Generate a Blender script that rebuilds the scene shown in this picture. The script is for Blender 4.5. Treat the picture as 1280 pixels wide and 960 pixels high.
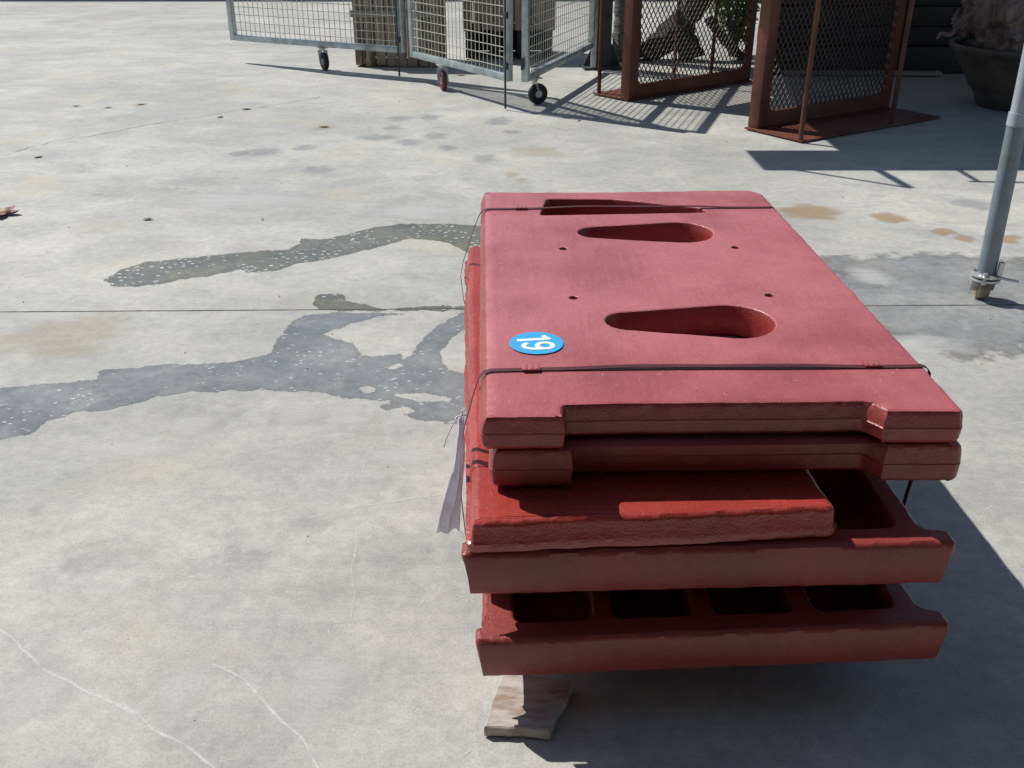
import bpy, bmesh, math, random
import numpy as np
from mathutils import Vector, Matrix, noise
from mathutils.geometry import tessellate_polygon

for o in list(bpy.data.objects):
    bpy.data.objects.remove(o)
scene = bpy.context.scene
C = scene.collection
R = math.radians

# ------------------------------------------------------------------ camera, sky, sun, exposure
cam_d = bpy.data.cameras.new('camera')
cam_d.sensor_width = 36.0
cam_d.lens = 33.75
cam_d.clip_end = 400
cam = bpy.data.objects.new('camera', cam_d)
C.objects.link(cam)
cam.location = (0, 0, 1.5)
cam.rotation_euler = (R(90 - 26.6), 0, 0)
scene.camera = cam

SHADOW = Vector((0.65, -0.45, -1.0))          # how a shadow falls per metre of height
sun_el = math.atan2(1.0, math.hypot(0.65, 0.45))
sun_az = math.atan2(-0.65, 0.45)              # from +Y towards +X
w = bpy.data.worlds.new('World')
scene.world = w
w.use_nodes = True
wn = w.node_tree
wn.nodes.clear()
sky = wn.nodes.new('ShaderNodeTexSky')
sky.sky_type = 'NISHITA'
sky.sun_disc = False
sky.sun_elevation = sun_el
sky.sun_rotation = sun_az % (2 * math.pi)
sky.air_density = 1.0
sky.dust_density = 0.8
bg = wn.nodes.new('ShaderNodeBackground')
bg.inputs['Strength'].default_value = 0.085
wo = wn.nodes.new('ShaderNodeOutputWorld')
wn.links.new(sky.outputs[0], bg.inputs[0])
wn.links.new(bg.outputs[0], wo.inputs[0])
sun_d = bpy.data.lights.new('sun', 'SUN')
sun_d.energy = 4.75
sun_d.angle = R(0.53)
sun_d.color = (1.0, 0.968, 0.908)
sun = bpy.data.objects.new('sun', sun_d)
C.objects.link(sun)
sun.location = (-6, 5, 10)
sun.rotation_euler = SHADOW.to_track_quat('-Z', 'Y').to_euler()
scene.view_settings.view_transform = 'Standard'
scene.view_settings.look = 'None'
scene.view_settings.gamma = 1.0
scene.view_settings.use_curve_mapping = False
scene.view_settings.exposure = 0.0
scene.cycles.max_bounces = 6
scene.cycles.diffuse_bounces = 3
scene.cycles.glossy_bounces = 3

# ------------------------------------------------------------------ node helper and materials
class NT:
    def __init__(self, name):
        self.m = bpy.data.materials.new(name)
        self.m.use_nodes = True
        self.t = self.m.node_tree
        self.t.nodes.clear()
        self.out = self.t.nodes.new('ShaderNodeOutputMaterial')
        self.bsdf = self.t.nodes.new('ShaderNodeBsdfPrincipled')
        self.t.links.new(self.bsdf.outputs[0], self.out.inputs[0])
        g = self.t.nodes.new('ShaderNodeNewGeometry')
        self.pos = g.outputs['Position']
    def n(self, typ, props=None, **ins):
        nd = self.t.nodes.new(typ)
        for k, v in (props or {}).items():
            setattr(nd, k, v)
        for k, v in ins.items():
            self.set(nd.inputs[k.replace('_', ' ')], v)
        return nd
    def set(self, sock, v):
        if isinstance(v, bpy.types.NodeSocket):
            self.t.links.new(v, sock)
        else:
            if sock.type == 'RGBA' and len(v) == 3:
                v = (*v, 1)
            sock.default_value = v
    def scaled(self, s, vec=None):
        nd = self.t.nodes.new('ShaderNodeMapping')
        self.set(nd.inputs['Vector'], vec or self.pos)
        nd.inputs['Scale'].default_value = s
        return nd.outputs[0]
    def noise(self, scale, detail=4, rough=0.55, vec=None, dist=0.0):
        nd = self.t.nodes.new('ShaderNodeTexNoise')
        self.set(nd.inputs['Vector'], vec or self.pos)
        nd.inputs['Scale'].default_value = scale
        nd.inputs['Detail'].default_value = detail
        nd.inputs['Roughness'].default_value = rough
        nd.inputs['Distortion'].default_value = dist
        return nd.outputs['Fac']
    def ramp(self, v, lo, hi, a=0.0, b=1.0):
        nd = self.t.nodes.new('ShaderNodeMapRange')
        nd.interpolation_type = 'SMOOTHSTEP'
        self.set(nd.inputs['Value'], v)
        nd.inputs['From Min'].default_value = lo
        nd.inputs['From Max'].default_value = hi
        nd.inputs['To Min'].default_value = a
        nd.inputs['To Max'].default_value = b
        return nd.outputs[0]
    def math(self, op, a, b=0.0):
        nd = self.t.nodes.new('ShaderNodeMath')
        nd.operation = op
        self.set(nd.inputs[0], a)
        self.set(nd.inputs[1], b)
        return nd.outputs[0]
    def mix(self, f, a, b, mode='MIX'):
        nd = self.t.nodes.new('ShaderNodeMix')
        nd.data_type = 'RGBA'
        nd.blend_type = mode
        self.set(nd.inputs[0], f)
        self.set(nd.inputs[6], a)
        self.set(nd.inputs[7], b)
        return nd.outputs[2]
    def bump(self, h, strength, dist, prev=None):
        nd = self.t.nodes.new('ShaderNodeBump')
        nd.inputs['Strength'].default_value = strength
        nd.inputs['Distance'].default_value = dist
        self.set(nd.inputs['Height'], h)
        if prev is not None:
            self.set(nd.inputs['Normal'], prev)
        return nd.outputs[0]
    def attr(self, name):
        nd = self.t.nodes.new('ShaderNodeAttribute')
        nd.attribute_name = name
        return nd.outputs['Fac']
    def fin(self, color=None, rough=None, normal=None, **kw):
        b = self.bsdf
        if color is not None: self.set(b.inputs['Base Color'], color)
        if rough is not None: self.set(b.inputs['Roughness'], rough)
        if normal is not None: self.set(b.inputs['Normal'], normal)
        for k, v in kw.items():
            self.set(b.inputs[k.replace('_', ' ')], v)
        return self.m

def concrete_colour(t):
    big = t.noise(0.6, 3, 0.6)
    c = t.mix(t.ramp(big, 0.33, 0.68), (0.375, 0.373, 0.352), (0.495, 0.487, 0.455))
    mid = t.noise(1.0, 5, 0.68, vec=t.scaled((2.3, 2.9, 3)), dist=0.5)
    c = t.mix(t.ramp(mid, 0.30, 0.72), t.mix(1.0, c, (0.84, 0.85, 0.86), 'MULTIPLY'), t.mix(1.0, c, (1.10, 1.095, 1.07), 'MULTIPLY'))
    blot = t.noise(1.0, 6, 0.72, vec=t.scaled((5, 6.5, 5)))
    c = t.mix(t.ramp(blot, 0.48, 0.72, 0, 0.55), c, (0.285, 0.29, 0.293))
    mf = t.noise(24, 5, 0.75)
    c = t.mix(t.ramp(mf, 0.32, 0.68), t.mix(1.0, c, (0.87, 0.87, 0.88), 'MULTIPLY'), t.mix(1.0, c, (1.09, 1.09, 1.08), 'MULTIPLY'))
    warm = t.noise(1.5, 3, 0.6)
    c = t.mix(t.ramp(warm, 0.54, 0.74, 0, 0.45), c, (0.50, 0.44, 0.33))
    sw = t.noise(1.0, 2, 0.7, vec=t.scaled((10, 130, 20)))
    c = t.mix(t.ramp(sw, 0.35, 0.7, 0, 0.09), c, (0.58, 0.57, 0.55))
    fine = t.noise(150, 2, 0.75)
    c = t.mix(t.ramp(fine, 0.3, 0.7, 0.84, 1.10), (0, 0, 0), c)
    sp = t.n('ShaderNodeTexVoronoi', Vector=t.pos, Scale=30.0).outputs['Distance']
    c = t.mix(t.math('MULTIPLY', t.ramp(sp, 0.03, 0.06, 0.5, 0.0), t.ramp(warm, 0.5, 0.6)), c, (0.16, 0.155, 0.14))
    grain = t.noise(420, 1, 0.6)
    c = t.mix(t.ramp(grain, 0.62, 0.74, 0, 0.5), c, (0.66, 0.65, 0.62))
    return c

def concrete_bump(t):
    hh = t.math('ADD', t.math('MULTIPLY', t.noise(200, 2, 0.7), 0.25), t.math('MULTIPLY', t.noise(1.0, 2, 0.7, vec=t.scaled((14, 130, 20))), 0.10))
    hh = t.math('ADD', hh, t.noise(9, 2, 0.55))
    return t.bump(hh, 0.3, 0.008)

M = {}
t = NT('concrete'); M['concrete'] = t.fin(concrete_colour(t), t.ramp(t.noise(3, 4), 0.3, 0.7, 0.62, 0.85), concrete_bump(t))

def wet(name, mul, foam, rough=(0.16, 0.4), fs=0.0, edge=0.075, soft=1.0):
    t = NT(name)
    c = t.mix(1.0, concrete_colour(t), mul, 'MULTIPLY')
    v1 = t.n('ShaderNodeTexVoronoi', Vector=t.scaled((24, 46, 20)), Scale=1.0).outputs['Distance']
    m1 = t.ramp(t.noise(3.5, 3), 0.38, 0.56)
    f1 = t.math('MULTIPLY', t.ramp(v1, 0.13 + fs, 0.21 + fs, 1, 0), m1)
    v2 = t.n('ShaderNodeTexVoronoi', Vector=t.scaled((60, 85, 40)), Scale=1.0).outputs['Distance']
    f2 = t.math('MULTIPLY', t.ramp(v2, 0.12, 0.2, 1, 0), t.ramp(t.noise(5, 3), 0.5, 0.7))
    f = t.math('MULTIPLY', t.math('MAXIMUM', f1, f2), foam)
    c = t.mix(t.ramp(t.noise(4.0, 5, 0.7), 0.4, 0.62, 0.0, 0.6), c, t.mix(1.0, c, (0.72, 0.73, 0.74), 'MULTIPLY'))
    c = t.mix(f, c, (0.72, 0.73, 0.73))
    sd = t.math('ADD', t.attr('fade'), t.math('MULTIPLY', t.math('SUBTRACT', t.noise(15 if edge < 0.1 else 7, 6, 0.66), 0.5), edge))
    c = t.mix(t.ramp(sd, 0.0, 0.05, 0.35, 0.0), c, t.mix(1.0, c, (0.80, 0.80, 0.80), 'MULTIPLY'))
    return t.fin(c, t.ramp(t.noise(6, 3), 0.35, 0.65, *rough), t.bump(t.noise(40, 3), 0.08, 0.004), Alpha=t.ramp(sd, -0.006 * soft, 0.005 * soft))
M['wet_olive'] = wet('wet_concrete_film_with_foam', (0.44, 0.44, 0.38), 0.95, fs=0.05)
M['wet_blue'] = wet('wet_concrete_film', (0.61, 0.635, 0.67), 0.6)
M['wet_plain'] = wet('damp_concrete', (0.76, 0.785, 0.83), 0.0, (0.05, 0.2), edge=0.5, soft=14.0)

def decal(name, col, amount, scale=14, lo=0.0, hi=0.9, brushed=False, rough=0.75, nz_amt=1.2):
    t = NT(name)
    nz = t.noise(1.0, 4, 0.7, vec=t.scaled((scale * (0.35 if brushed else 1), scale * (2.5 if brushed else 1), scale)))
    a = t.math('ADD', t.attr('fade'), t.math('MULTIPLY', t.math('SUBTRACT', nz, 0.5), nz_amt))
    a = t.math('MULTIPLY', t.ramp(a, lo, hi), amount)
    cc = t.mix(t.ramp(t.noise(130, 2, 0.75), 0.3, 0.7), tuple(x * 0.86 for x in col), tuple(x * 1.1 for x in col))
    return t.fin(cc, rough, None, Alpha=a)
M['rust'] = decal('rust_stain', (0.40, 0.27, 0.13), 0.55, 12)
M['rust_faint'] = decal('faint_rust_bloom', (0.46, 0.38, 0.25), 0.30, 5)
M['grey'] = decal('oily_grey_stain', (0.27, 0.285, 0.325), 0.33, 11)
M['grey_faint'] = decal('faint_grey_mottle', (0.29, 0.30, 0.315), 0.14, 9, nz_amt=2.4)
M['pale'] = decal('pale_trowel_mark', (0.60, 0.60, 0.585), 0.55, 9, brushed=True, nz_amt=1.5)
M['pale_crack'] = decal('limewashed_crack', (0.69, 0.69, 0.68), 0.7, 22, 0.0, 1.15, nz_amt=2.4)
M['pale_faint'] = decal('faint_pale_scratch', (0.64, 0.64, 0.63), 0.55, 18, 0.0, 1.2, nz_amt=2.2)
M['dark_crack'] = decal('dark_hairline_crack', (0.12, 0.12, 0.12), 0.6, 5, 0.35, 0.95, nz_amt=2.0)
M['joint'] = decal('dark_joint_gap', (0.05, 0.05, 0.05), 0.95, 20, -0.2, 0.5)
M['damp'] = decal('damp_edge', (0.26, 0.275, 0.31), 0.7, 6, 0.0, 0.8, rough=0.3)

def paint(name, col, rough, bump=1.0, dust_sheen=0.0, spec=0.5, glitter=0.0):
    t = NT(name)
    n1 = t.noise(4, 4, 0.6)
    c = t.mix(t.ramp(n1, 0.3, 0.7), tuple(x * 0.84 for x in col), tuple(x * 1.08 for x in col))
    st = t.noise(1.0, 3, 0.6, vec=t.scaled((80, 6, 40)))
    n2 = t.noise(60, 4, 0.7)
    if dust_sheen:
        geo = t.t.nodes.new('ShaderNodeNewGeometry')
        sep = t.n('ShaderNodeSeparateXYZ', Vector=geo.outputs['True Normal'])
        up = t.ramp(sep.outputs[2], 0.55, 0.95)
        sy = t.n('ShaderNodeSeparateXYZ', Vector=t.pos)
        up = t.math('MULTIPLY', up, t.ramp(t.math('ADD', sy.outputs[1], t.math('MULTIPLY', n1, 0.5)), 1.75, 2.35, 0.5, 1.0))  # besides dust, paints the grazing sheen: pinker towards the back
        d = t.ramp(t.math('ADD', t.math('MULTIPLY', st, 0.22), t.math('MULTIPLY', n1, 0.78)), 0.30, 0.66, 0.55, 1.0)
        c = t.mix(t.math('MULTIPLY', t.math('MULTIPLY', d, up), dust_sheen), c, (0.61, 0.235, 0.258))
    pit = t.n('ShaderNodeTexVoronoi', Vector=t.pos, Scale=26.0).outputs['Distance']
    pitm = t.math('MULTIPLY', t.ramp(pit, 0.025, 0.07, 1, 0), t.ramp(t.noise(3.2, 1), 0.56, 0.66))
    c = t.mix(t.math('MULTIPLY', pitm, 0.85), c, (0.03, 0.012, 0.012))
    hh = t.math('ADD', t.math('MULTIPLY', n2, 1.0), t.math('MULTIPLY', t.noise(170, 2, 0.7), 0.22 + glitter))
    hh = t.math('ADD', hh, t.math('MULTIPLY', st, 0.25))
    hh = t.math('SUBTRACT', hh, pitm)
    b = t.bump(hh, 0.35 * bump, 0.004)
    return t.fin(c, t.ramp(n2, 0.3, 0.7, rough - 0.07, rough + 0.1), b, Specular_IOR_Level=spec)
RED = (0.305, 0.040, 0.036)
M['paint_dust_sheen'] = paint('oxide_red_paint_dust_and_sheen', (0.28, 0.040, 0.036), 0.35, 1.25, 0.56, 0.65, 0.35)
M['paint_shaded'] = paint('shaded_oxide_red_paint', (0.25, 0.042, 0.036), 0.38, 0.95, 0.0, 0.55, 0.5)  # darker copy of the same red, shade on the lower castings put in
M['paint_gloss_lit'] = paint('lit_glossy_red_paint', (0.36, 0.048, 0.036), 0.26, 1.2, 0.0, 0.7, 0.45)  # brighter glossy copy of the same red, sunlight put into the colour
M['scuff'] = decal('pale_paint_scuff', (0.66, 0.36, 0.37), 0.5, 40, 0.1, 1.1, nz_amt=1.8, rough=0.5)
M['paint_strap_shadow'] = paint('red_band_paint_with_shadow', (0.085, 0.02, 0.018), 0.45, 0.6)  # band kept darker than its red, its shadow line put into the colour

def simple(name, a, b, scale, rough, stretch=(1, 1, 1), bump=0.3, bd=0.004, metal=0.0, dark=None, detail=5, **kw):
    t = NT(name)
    tc = t.t.nodes.new('ShaderNodeTexCoord')
    n1 = t.noise(scale, detail, 0.6, vec=t.scaled(stretch, tc.outputs['Object']))
    c = t.mix(t.ramp(n1, 0.3, 0.7), a, b)
    if dark:
        c = t.mix(t.ramp(t.noise(scale * 0.4, 4, 0.6, vec=t.scaled(stretch, tc.outputs['Object'])), 0.5, 0.66), c, dark)
    return t.fin(c, rough, t.bump(n1, bump, bd), Metallic=metal, **kw)
M['galv'] = simple('galvanised_steel', (0.33, 0.38, 0.39), (0.52, 0.58, 0.58), 9, 0.42, bump=0.08, metal=0.55, dark=(0.20, 0.25, 0.25))
M['wire'] = simple('galvanised_wire', (0.42, 0.42, 0.36), (0.60, 0.60, 0.52), 6, 0.45, bump=0.0, metal=0.3)
M['dark_steel'] = simple('dark_painted_steel', (0.028, 0.036, 0.042), (0.055, 0.065, 0.07), 8, 0.5, bump=0.1)
M['rust_red'] = simple('red_brown_painted_steel', (0.115, 0.034, 0.017), (0.165, 0.048, 0.024), 7, 0.5, bump=0.2, dark=(0.075, 0.022, 0.014))
M['dark_mesh'] = simple('dark_steel_mesh', (0.03, 0.022, 0.018), (0.06, 0.04, 0.03), 7, 0.55, bump=0.0)
M['rubber'] = simple('black_rubber', (0.012, 0.012, 0.012), (0.03, 0.03, 0.03), 12, 0.6, bump=0.1)
M['red_wheel'] = simple('red_brown_wheel_tread', (0.09, 0.022, 0.02), (0.14, 0.035, 0.03), 12, 0.5, bump=0.1)
M['beige_wheel'] = simple('worn_beige_wheel', (0.24, 0.20, 0.14), (0.36, 0.31, 0.22), 20, 0.55, bump=0.1, dark=(0.1, 0.08, 0.06))
M['zinc'] = simple('zinc_plated_steel', (0.55, 0.56, 0.56), (0.70, 0.71, 0.71), 15, 0.32, bump=0.05, metal=0.7)
M['pole'] = simple('grey_blue_tube_paint', (0.19, 0.225, 0.265), (0.24, 0.275, 0.315), 10, 0.38, bump=0.06, metal=0.35, dark=(0.15, 0.17, 0.2))
M['pole_light'] = simple('pale_grey_tube_paint', (0.36, 0.40, 0.45), (0.44, 0.48, 0.53), 10, 0.4, bump=0.05, metal=0.25)
M['wood'] = simple('weathered_crate_wood', (0.26, 0.195, 0.15), (0.44, 0.35, 0.285), 3, 0.8, (14, 14, 1.2), 0.5, 0.006, dark=(0.09, 0.065, 0.05))
M['wood_grey'] = simple('silver_grey_wood', (0.22, 0.21, 0.18), (0.36, 0.34, 0.30), 3, 0.8, (1.5, 14, 14), 0.5, 0.006)
M['wood_dark'] = simple('dark_stained_timber', (0.012, 0.010, 0.009), (0.035, 0.028, 0.024), 3, 0.6, (1.5, 12, 12), 0.5, 0.006)
M['offcut'] = simple('dry_pale_wood', (0.32, 0.275, 0.245), (0.50, 0.445, 0.40), 3.0, 0.85, (6, 18, 20), 0.6, 0.004, dark=(0.27, 0.19, 0.14))
M['bark'] = simple('dark_brown_bark', (0.018, 0.013, 0.010), (0.060, 0.043, 0.034), 4, 0.85, (6, 6, 1.4), 0.9, 0.03)
M['bark_grey'] = simple('ringed_grey_trunk', (0.10, 0.095, 0.085), (0.20, 0.19, 0.17), 3, 0.85, (3, 3, 14), 0.8, 0.02)
M['bark_pink'] = simple('peeling_pinkish_bark', (0.11, 0.075, 0.063), (0.32, 0.245, 0.215), 4, 0.8, (3.5, 3.5, 1.2), 0.9, 0.04, dark=(0.03, 0.024, 0.022))
M['pot'] = simple('dark_glazed_clay', (0.075, 0.062, 0.048), (0.14, 0.115, 0.088), 5, 0.5, bump=0.15, dark=(0.02, 0.022, 0.022))
M['soil'] = simple('dark_soil_with_gravel', (0.05, 0.045, 0.04), (0.3, 0.3, 0.31), 30, 0.9, bump=0.8, bd=0.02)
M['roof'] = simple('grey_roof_sheet', (0.20, 0.20, 0.20), (0.28, 0.28, 0.27), 3, 0.6, bump=0.05)
M['wall'] = simple('rendered_wall', (0.38, 0.37, 0.34), (0.48, 0.46, 0.42), 2, 0.85, bump=0.3)
M['blue'] = simple('blue_vinyl', (0.035, 0.36, 0.70), (0.045, 0.39, 0.74), 8, 0.4, bump=0.0)
M['white'] = simple('white_vinyl', (0.78, 0.80, 0.80), (0.84, 0.85, 0.85), 8, 0.4, bump=0.0)
M['leaf_dry'] = simple('dry_brown_leaf', (0.16, 0.10, 0.045), (0.30, 0.20, 0.09), 40, 0.7, bump=0.2)
M['leaf_dark'] = simple('dark_curled_leaf', (0.09, 0.075, 0.062), (0.16, 0.13, 0.10), 40, 0.7, bump=0.2)
M['petal'] = simple('dark_red_petal', (0.12, 0.02, 0.025), (0.22, 0.05, 0.05), 40, 0.6, bump=0.2)
M['petal_y'] = simple('yellow_petal', (0.34, 0.22, 0.09), (0.46, 0.34, 0.16), 40, 0.6, bump=0.1)
def foliage():
    t = NT('shrub_leaf')
    oi = t.noise(14, 3)
    c = t.mix(t.ramp(oi, 0.35, 0.68), (0.03, 0.065, 0.012), (0.14, 0.20, 0.035))
    m = t.fin(c, 0.45)
    tr = t.n('ShaderNodeBsdfTranslucent'); t.set(tr.inputs['Color'], t.mix(1.0, c, (1.3, 1.4, 0.6), 'MULTIPLY'))
    mx = t.n('ShaderNodeMixShader'); mx.inputs[0].default_value = 0.35
    t.t.links.new(t.bsdf.outputs[0], mx.inputs[1]); t.t.links.new(tr.outputs[0], mx.inputs[2])
    t.t.links.new(mx.outputs[0], t.out.inputs[0])
    return m
M['foliage'] = foliage()
def plastic():
    t = NT('clear_plastic_sleeve')
    m = t.fin((0.70, 0.69, 0.86), 0.22, t.bump(t.noise(30, 3), 0.3, 0.004), Alpha=0.62, Specular_IOR_Level=0.7)
    return m
M['plastic'] = plastic()

# ------------------------------------------------------------------ mesh helpers
def link(name, me, mat=None, parent=None, loc=(0, 0, 0), rot=(0, 0, 0)):
    o = bpy.data.objects.new(name, me)
    C.objects.link(o)
    o.location = loc
    o.rotation_euler = rot
    if mat is not None:
        me.materials.append(M[mat] if isinstance(mat, str) else mat)
    if parent is not None:
        o.parent = parent
    return o

def tag(o, label=None, cat=None, group=None, kind=None):
    for k, v in (('label', label), ('category', cat), ('group', group), ('kind', kind)):
        if v: o[k] = v
    return o

def thing(name, label, cat, loc=(0, 0, 0), rz=0.0, group=None):
    o = bpy.data.objects.new(name, None)
    C.objects.link(o)
    o.empty_display_size = 0.1
    o.location = loc
    o.rotation_euler = (0, 0, rz)
    return tag(o, label, cat, group)

class MB:
    def __init__(self):
        self.v = []
        self.f = []
    def add(self, vs, fs):
        b = len(self.v)
        self.v += [tuple(x) for x in vs]
        self.f += [tuple(i + b for i in f) for f in fs]
        return self
    def box(self, c, s, mat=None, bev=0.0):
        x, y, z = (k / 2 for k in s)
        if bev <= 0:
            vs = [Vector((a * x, b * y, d * z)) for a in (-1, 1) for b in (-1, 1) for d in (-1, 1)]
            fs = [(0, 1, 3, 2), (4, 6, 7, 5), (0, 4, 5, 1), (2, 3, 7, 6), (0, 2, 6, 4), (1, 5, 7, 3)]
        else:
            bm = bmesh.new()
            bmesh.ops.create_cube(bm, size=1.0)
            for q in bm.verts: q.co = Vector((q.co.x * s[0], q.co.y * s[1], q.co.z * s[2]))
            bmesh.ops.bevel(bm, geom=bm.edges[:], offset=bev, segments=2, affect='EDGES', profile=0.5)
            bm.verts.index_update()
            vs = [q.co.copy() for q in bm.verts]
            fs = [tuple(q.index for q in f.verts) for f in bm.faces]
            bm.free()
        m = Matrix.Translation(c) @ (mat.to_4x4() if mat else Matrix())
        return self.add([m @ q for q in vs], fs)
    def bar(self, a, b, wd, ht, up=(0, 0, 1), bev=0.0):
        a, b = Vector(a), Vector(b)
        d = (b - a)
        L = d.length
        d.normalize()
        s = d.cross(Vector(up))
        if s.length < 1e-4: s = d.cross(Vector((0, 1, 0)))
        s.normalize()
        u = s.cross(d)
        m = Matrix((d, s, u)).transposed()
        return self.box((a + b) / 2, (L, wd, ht), m, bev)
    def tube(self, pts, rad, n=10, cap=True):
        pts = [Vector(p) for p in pts]
        if not hasattr(rad, '__len__'): rad = [rad] * len(pts)
        b = len(self.v)
        prev = None
        for i, p in enumerate(pts):
            d = (pts[min(i + 1, len(pts) - 1)] - pts[max(i - 1, 0)]).normalized()
            if prev is None:
                s = d.cross(Vector((0.13, 0.31, 0.94)))
                if s.length < 0.05: s = d.cross(Vector((0, 1, 0)))
            else:
                s = prev - d * prev.dot(d)
            s.normalize()
            prev = s
            u = d.cross(s)
            for k in range(n):
                a = 2 * math.pi * k / n
                self.v.append(tuple(p + (s * math.cos(a) + u * math.sin(a)) * rad[i]))
        for i in range(len(pts) - 1):
            for k in range(n):
                k2 = (k + 1) % n
                self.f.append((b + i * n + k, b + i * n + k2, b + (i + 1) * n + k2, b + (i + 1) * n + k))
        if cap:
            self.f.append(tuple(b + k for k in range(n))[::-1])
            e = b + (len(pts) - 1) * n
            self.f.append(tuple(e + k for k in range(n)))
        return self
    def lathe(self, prof, n=24, c=(0, 0, 0), axis='Z', wob=0.0):
        b = len(self.v)
        for i, (r, h) in enumerate(prof):
            for k in range(n):
                a = 2 * math.pi * k / n
                x, y = r * math.cos(a), r * math.sin(a)
                p = {'Z': (x, y, h), 'X': (h, x, y), 'Y': (x, h, y)}[axis]
                self.v.append(tuple(Vector(p) + Vector(c)))
        for i in range(len(prof) - 1):
            for k in range(n):
                k2 = (k + 1) % n
                self.f.append((b + i * n + k, b + i * n + k2, b + (i + 1) * n + k2, b + (i + 1) * n + k))
        self.f.append(tuple(b + k for k in range(n))[::-1])
        e = b + (len(prof) - 1) * n
        self.f.append(tuple(e + k for k in range(n)))
        return self
    def mesh(self, name, smooth=35):
        me = bpy.data.meshes.new(name)
        me.from_pydata(self.v, [], self.f)
        bm = bmesh.new()
        bm.from_mesh(me)
        bmesh.ops.recalc_face_normals(bm, faces=bm.faces[:])
        bm.to_mesh(me)
        bm.free()
        if smooth:
            for p in me.polygons: p.use_smooth = True
            me.set_sharp_from_angle(angle=R(smooth))
        me.update()
        return me
    def build(self, name, mat, parent=None, loc=(0, 0, 0), rot=(0, 0, 0), smooth=35):
        return link(name, self.mesh(name, smooth), mat, parent, loc, rot)

def rounded(pts, n=5):
    out = []
    N = len(pts)
    for i in range(N):
        x, y, r = pts[i]
        p = Vector((x, y)); a = Vector(pts[i - 1][:2]); c = Vector(pts[(i + 1) % N][:2])
        if r <= 0:
            out.append((x, y)); continue
        d1 = (a - p); d2 = (c - p)
        l1, l2 = d1.length, d2.length
        d1.normalize(); d2.normalize()
        ang = d1.angle(d2)
        tl = min(r / math.tan(ang / 2), l1 * 0.48, l2 * 0.48)
        p1, p2 = p + d1 * tl, p + d2 * tl
        for k in range(n + 1):
            s = k / n
            q = p1 * (1 - s) ** 2 + p * 2 * s * (1 - s) + p2 * s * s
            out.append((q.x, q.y))
    return out

def resample(poly, step):
    out = []
    for i in range(len(poly)):
        a, b = Vector(poly[i]), Vector(poly[(i + 1) % len(poly)])
        k = max(1, int((b - a).length / step))
        for j in range(k):
            q = a.lerp(b, j / k)
            out.append((q.x, q.y))
    return out

def ccw(poly):
    s = sum(poly[i - 1][0] * poly[i][1] - poly[i][0] * poly[i - 1][1] for i in range(len(poly)))
    return poly if s > 0 else poly[::-1]

def norms(poly):
    out = []
    N = len(poly)
    for i in range(N):
        a, b, c = Vector(poly[i - 1]), Vector(poly[i]), Vector(poly[(i + 1) % N])
        n1 = Vector(((b - a).y, -(b - a).x)); n2 = Vector(((c - b).y, -(c - b).x))
        if n1.length > 0: n1.normalize()
        if n2.length > 0: n2.normalize()
        m = n1 + n2
        if m.length < 1e-6: m = n1
        m.normalize()
        out.append(m)
    return out

def wobble(poly, amp, freq=9.0, seed=0.0):
    ns = norms(poly)
    return [(p[0] + n.x * amp * q, p[1] + n.y * amp * q) for p, n in zip(poly, ns)
            for q in (noise.fractal(Vector((p[0] * freq, p[1] * freq, seed)), 0.8, 2.0, 3),)]

def slab(mb, outer, rings, holes=(), wt=None, dz=None, rim=0.004, rg=0.0):
    """Cast slab: outline swept through rings (z, inset_x, inset_y) from bottom to top; holes = [(poly, floor z or None)]."""
    outer = ccw(outer)
    ns = norms(outer)
    ztop, zbot = rings[-1][0], rings[0][0]
    def zz(x, y, z):
        return z + (dz(x, y, z) if dz else 0)
    b = len(mb.v)
    N = len(outer)
    rl = [(zbot, rings[0][1] + 0.004, rings[0][2] + 0.004)] + list(rings) + [(ztop, rings[-1][1] + 0.004, rings[-1][2] + 0.004)]
    for (z, iu, iv) in rl:
        for p, n in zip(outer, ns):
            k = wt(p, n) if wt else 1.0
            e = rg * noise.fractal(Vector((p[0] * 45, p[1] * 45, z * 60)), 0.7, 2.0, 3) if rg else 0.0
            mb.v.append((p[0] - n.x * (iu * k + e), p[1] - n.y * (iv * k + e), zz(p[0], p[1], z)))
    for i in range(len(rl) - 1):
        for k in range(N):
            k2 = (k + 1) % N
            mb.f.append((b + i * N + k, b + i * N + k2, b + (i + 1) * N + k2, b + (i + 1) * N + k))
    top = [list(range(b + (len(rl) - 1) * N, b + len(rl) * N))]
    bot = [list(range(b, b + N))]
    for poly, fl in holes:
        poly = ccw(poly)
        hn = norms(poly)
        H = len(poly)
        hb = len(mb.v)
        rm = rim if H > 20 else 0.0015
        hr = [(ztop, rm + 0.003), (ztop, rm), (ztop - rm * 0.35, rm * 0.35), (ztop - rm, 0.0)]
        if fl is None:
            hr += [((ztop + zbot) / 2, -0.003), (zbot + 0.003, 0.0), (zbot, 0.003)]
        else:
            hr += [(fl + 0.008, -0.006), (fl, -0.016)]
        for (z, e) in hr:
            for p, n in zip(poly, hn):
                mb.v.append((p[0] + n.x * e, p[1] + n.y * e, zz(p[0], p[1], z)))
        for i in range(len(hr) - 1):
            for k in range(H):
                k2 = (k + 1) % H
                mb.f.append((hb + i * H + k, hb + i * H + k2, hb + (i + 1) * H + k2, hb + (i + 1) * H + k))
        top.append(list(range(hb, hb + H)))
        last = list(range(hb + (len(hr) - 1) * H, hb + len(hr) * H))
        if fl is None: bot.append(last)
        else: mb.f.append(tuple(last))
    for loops in (top, bot):
        flat = [i for l in loops for i in l]
        for tri in tessellate_polygon([[Vector((mb.v[i][0], mb.v[i][1], 0)) for i in l] for l in loops]):
            mb.f.append(tuple(flat[i] for i in tri))
    return mb

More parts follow.
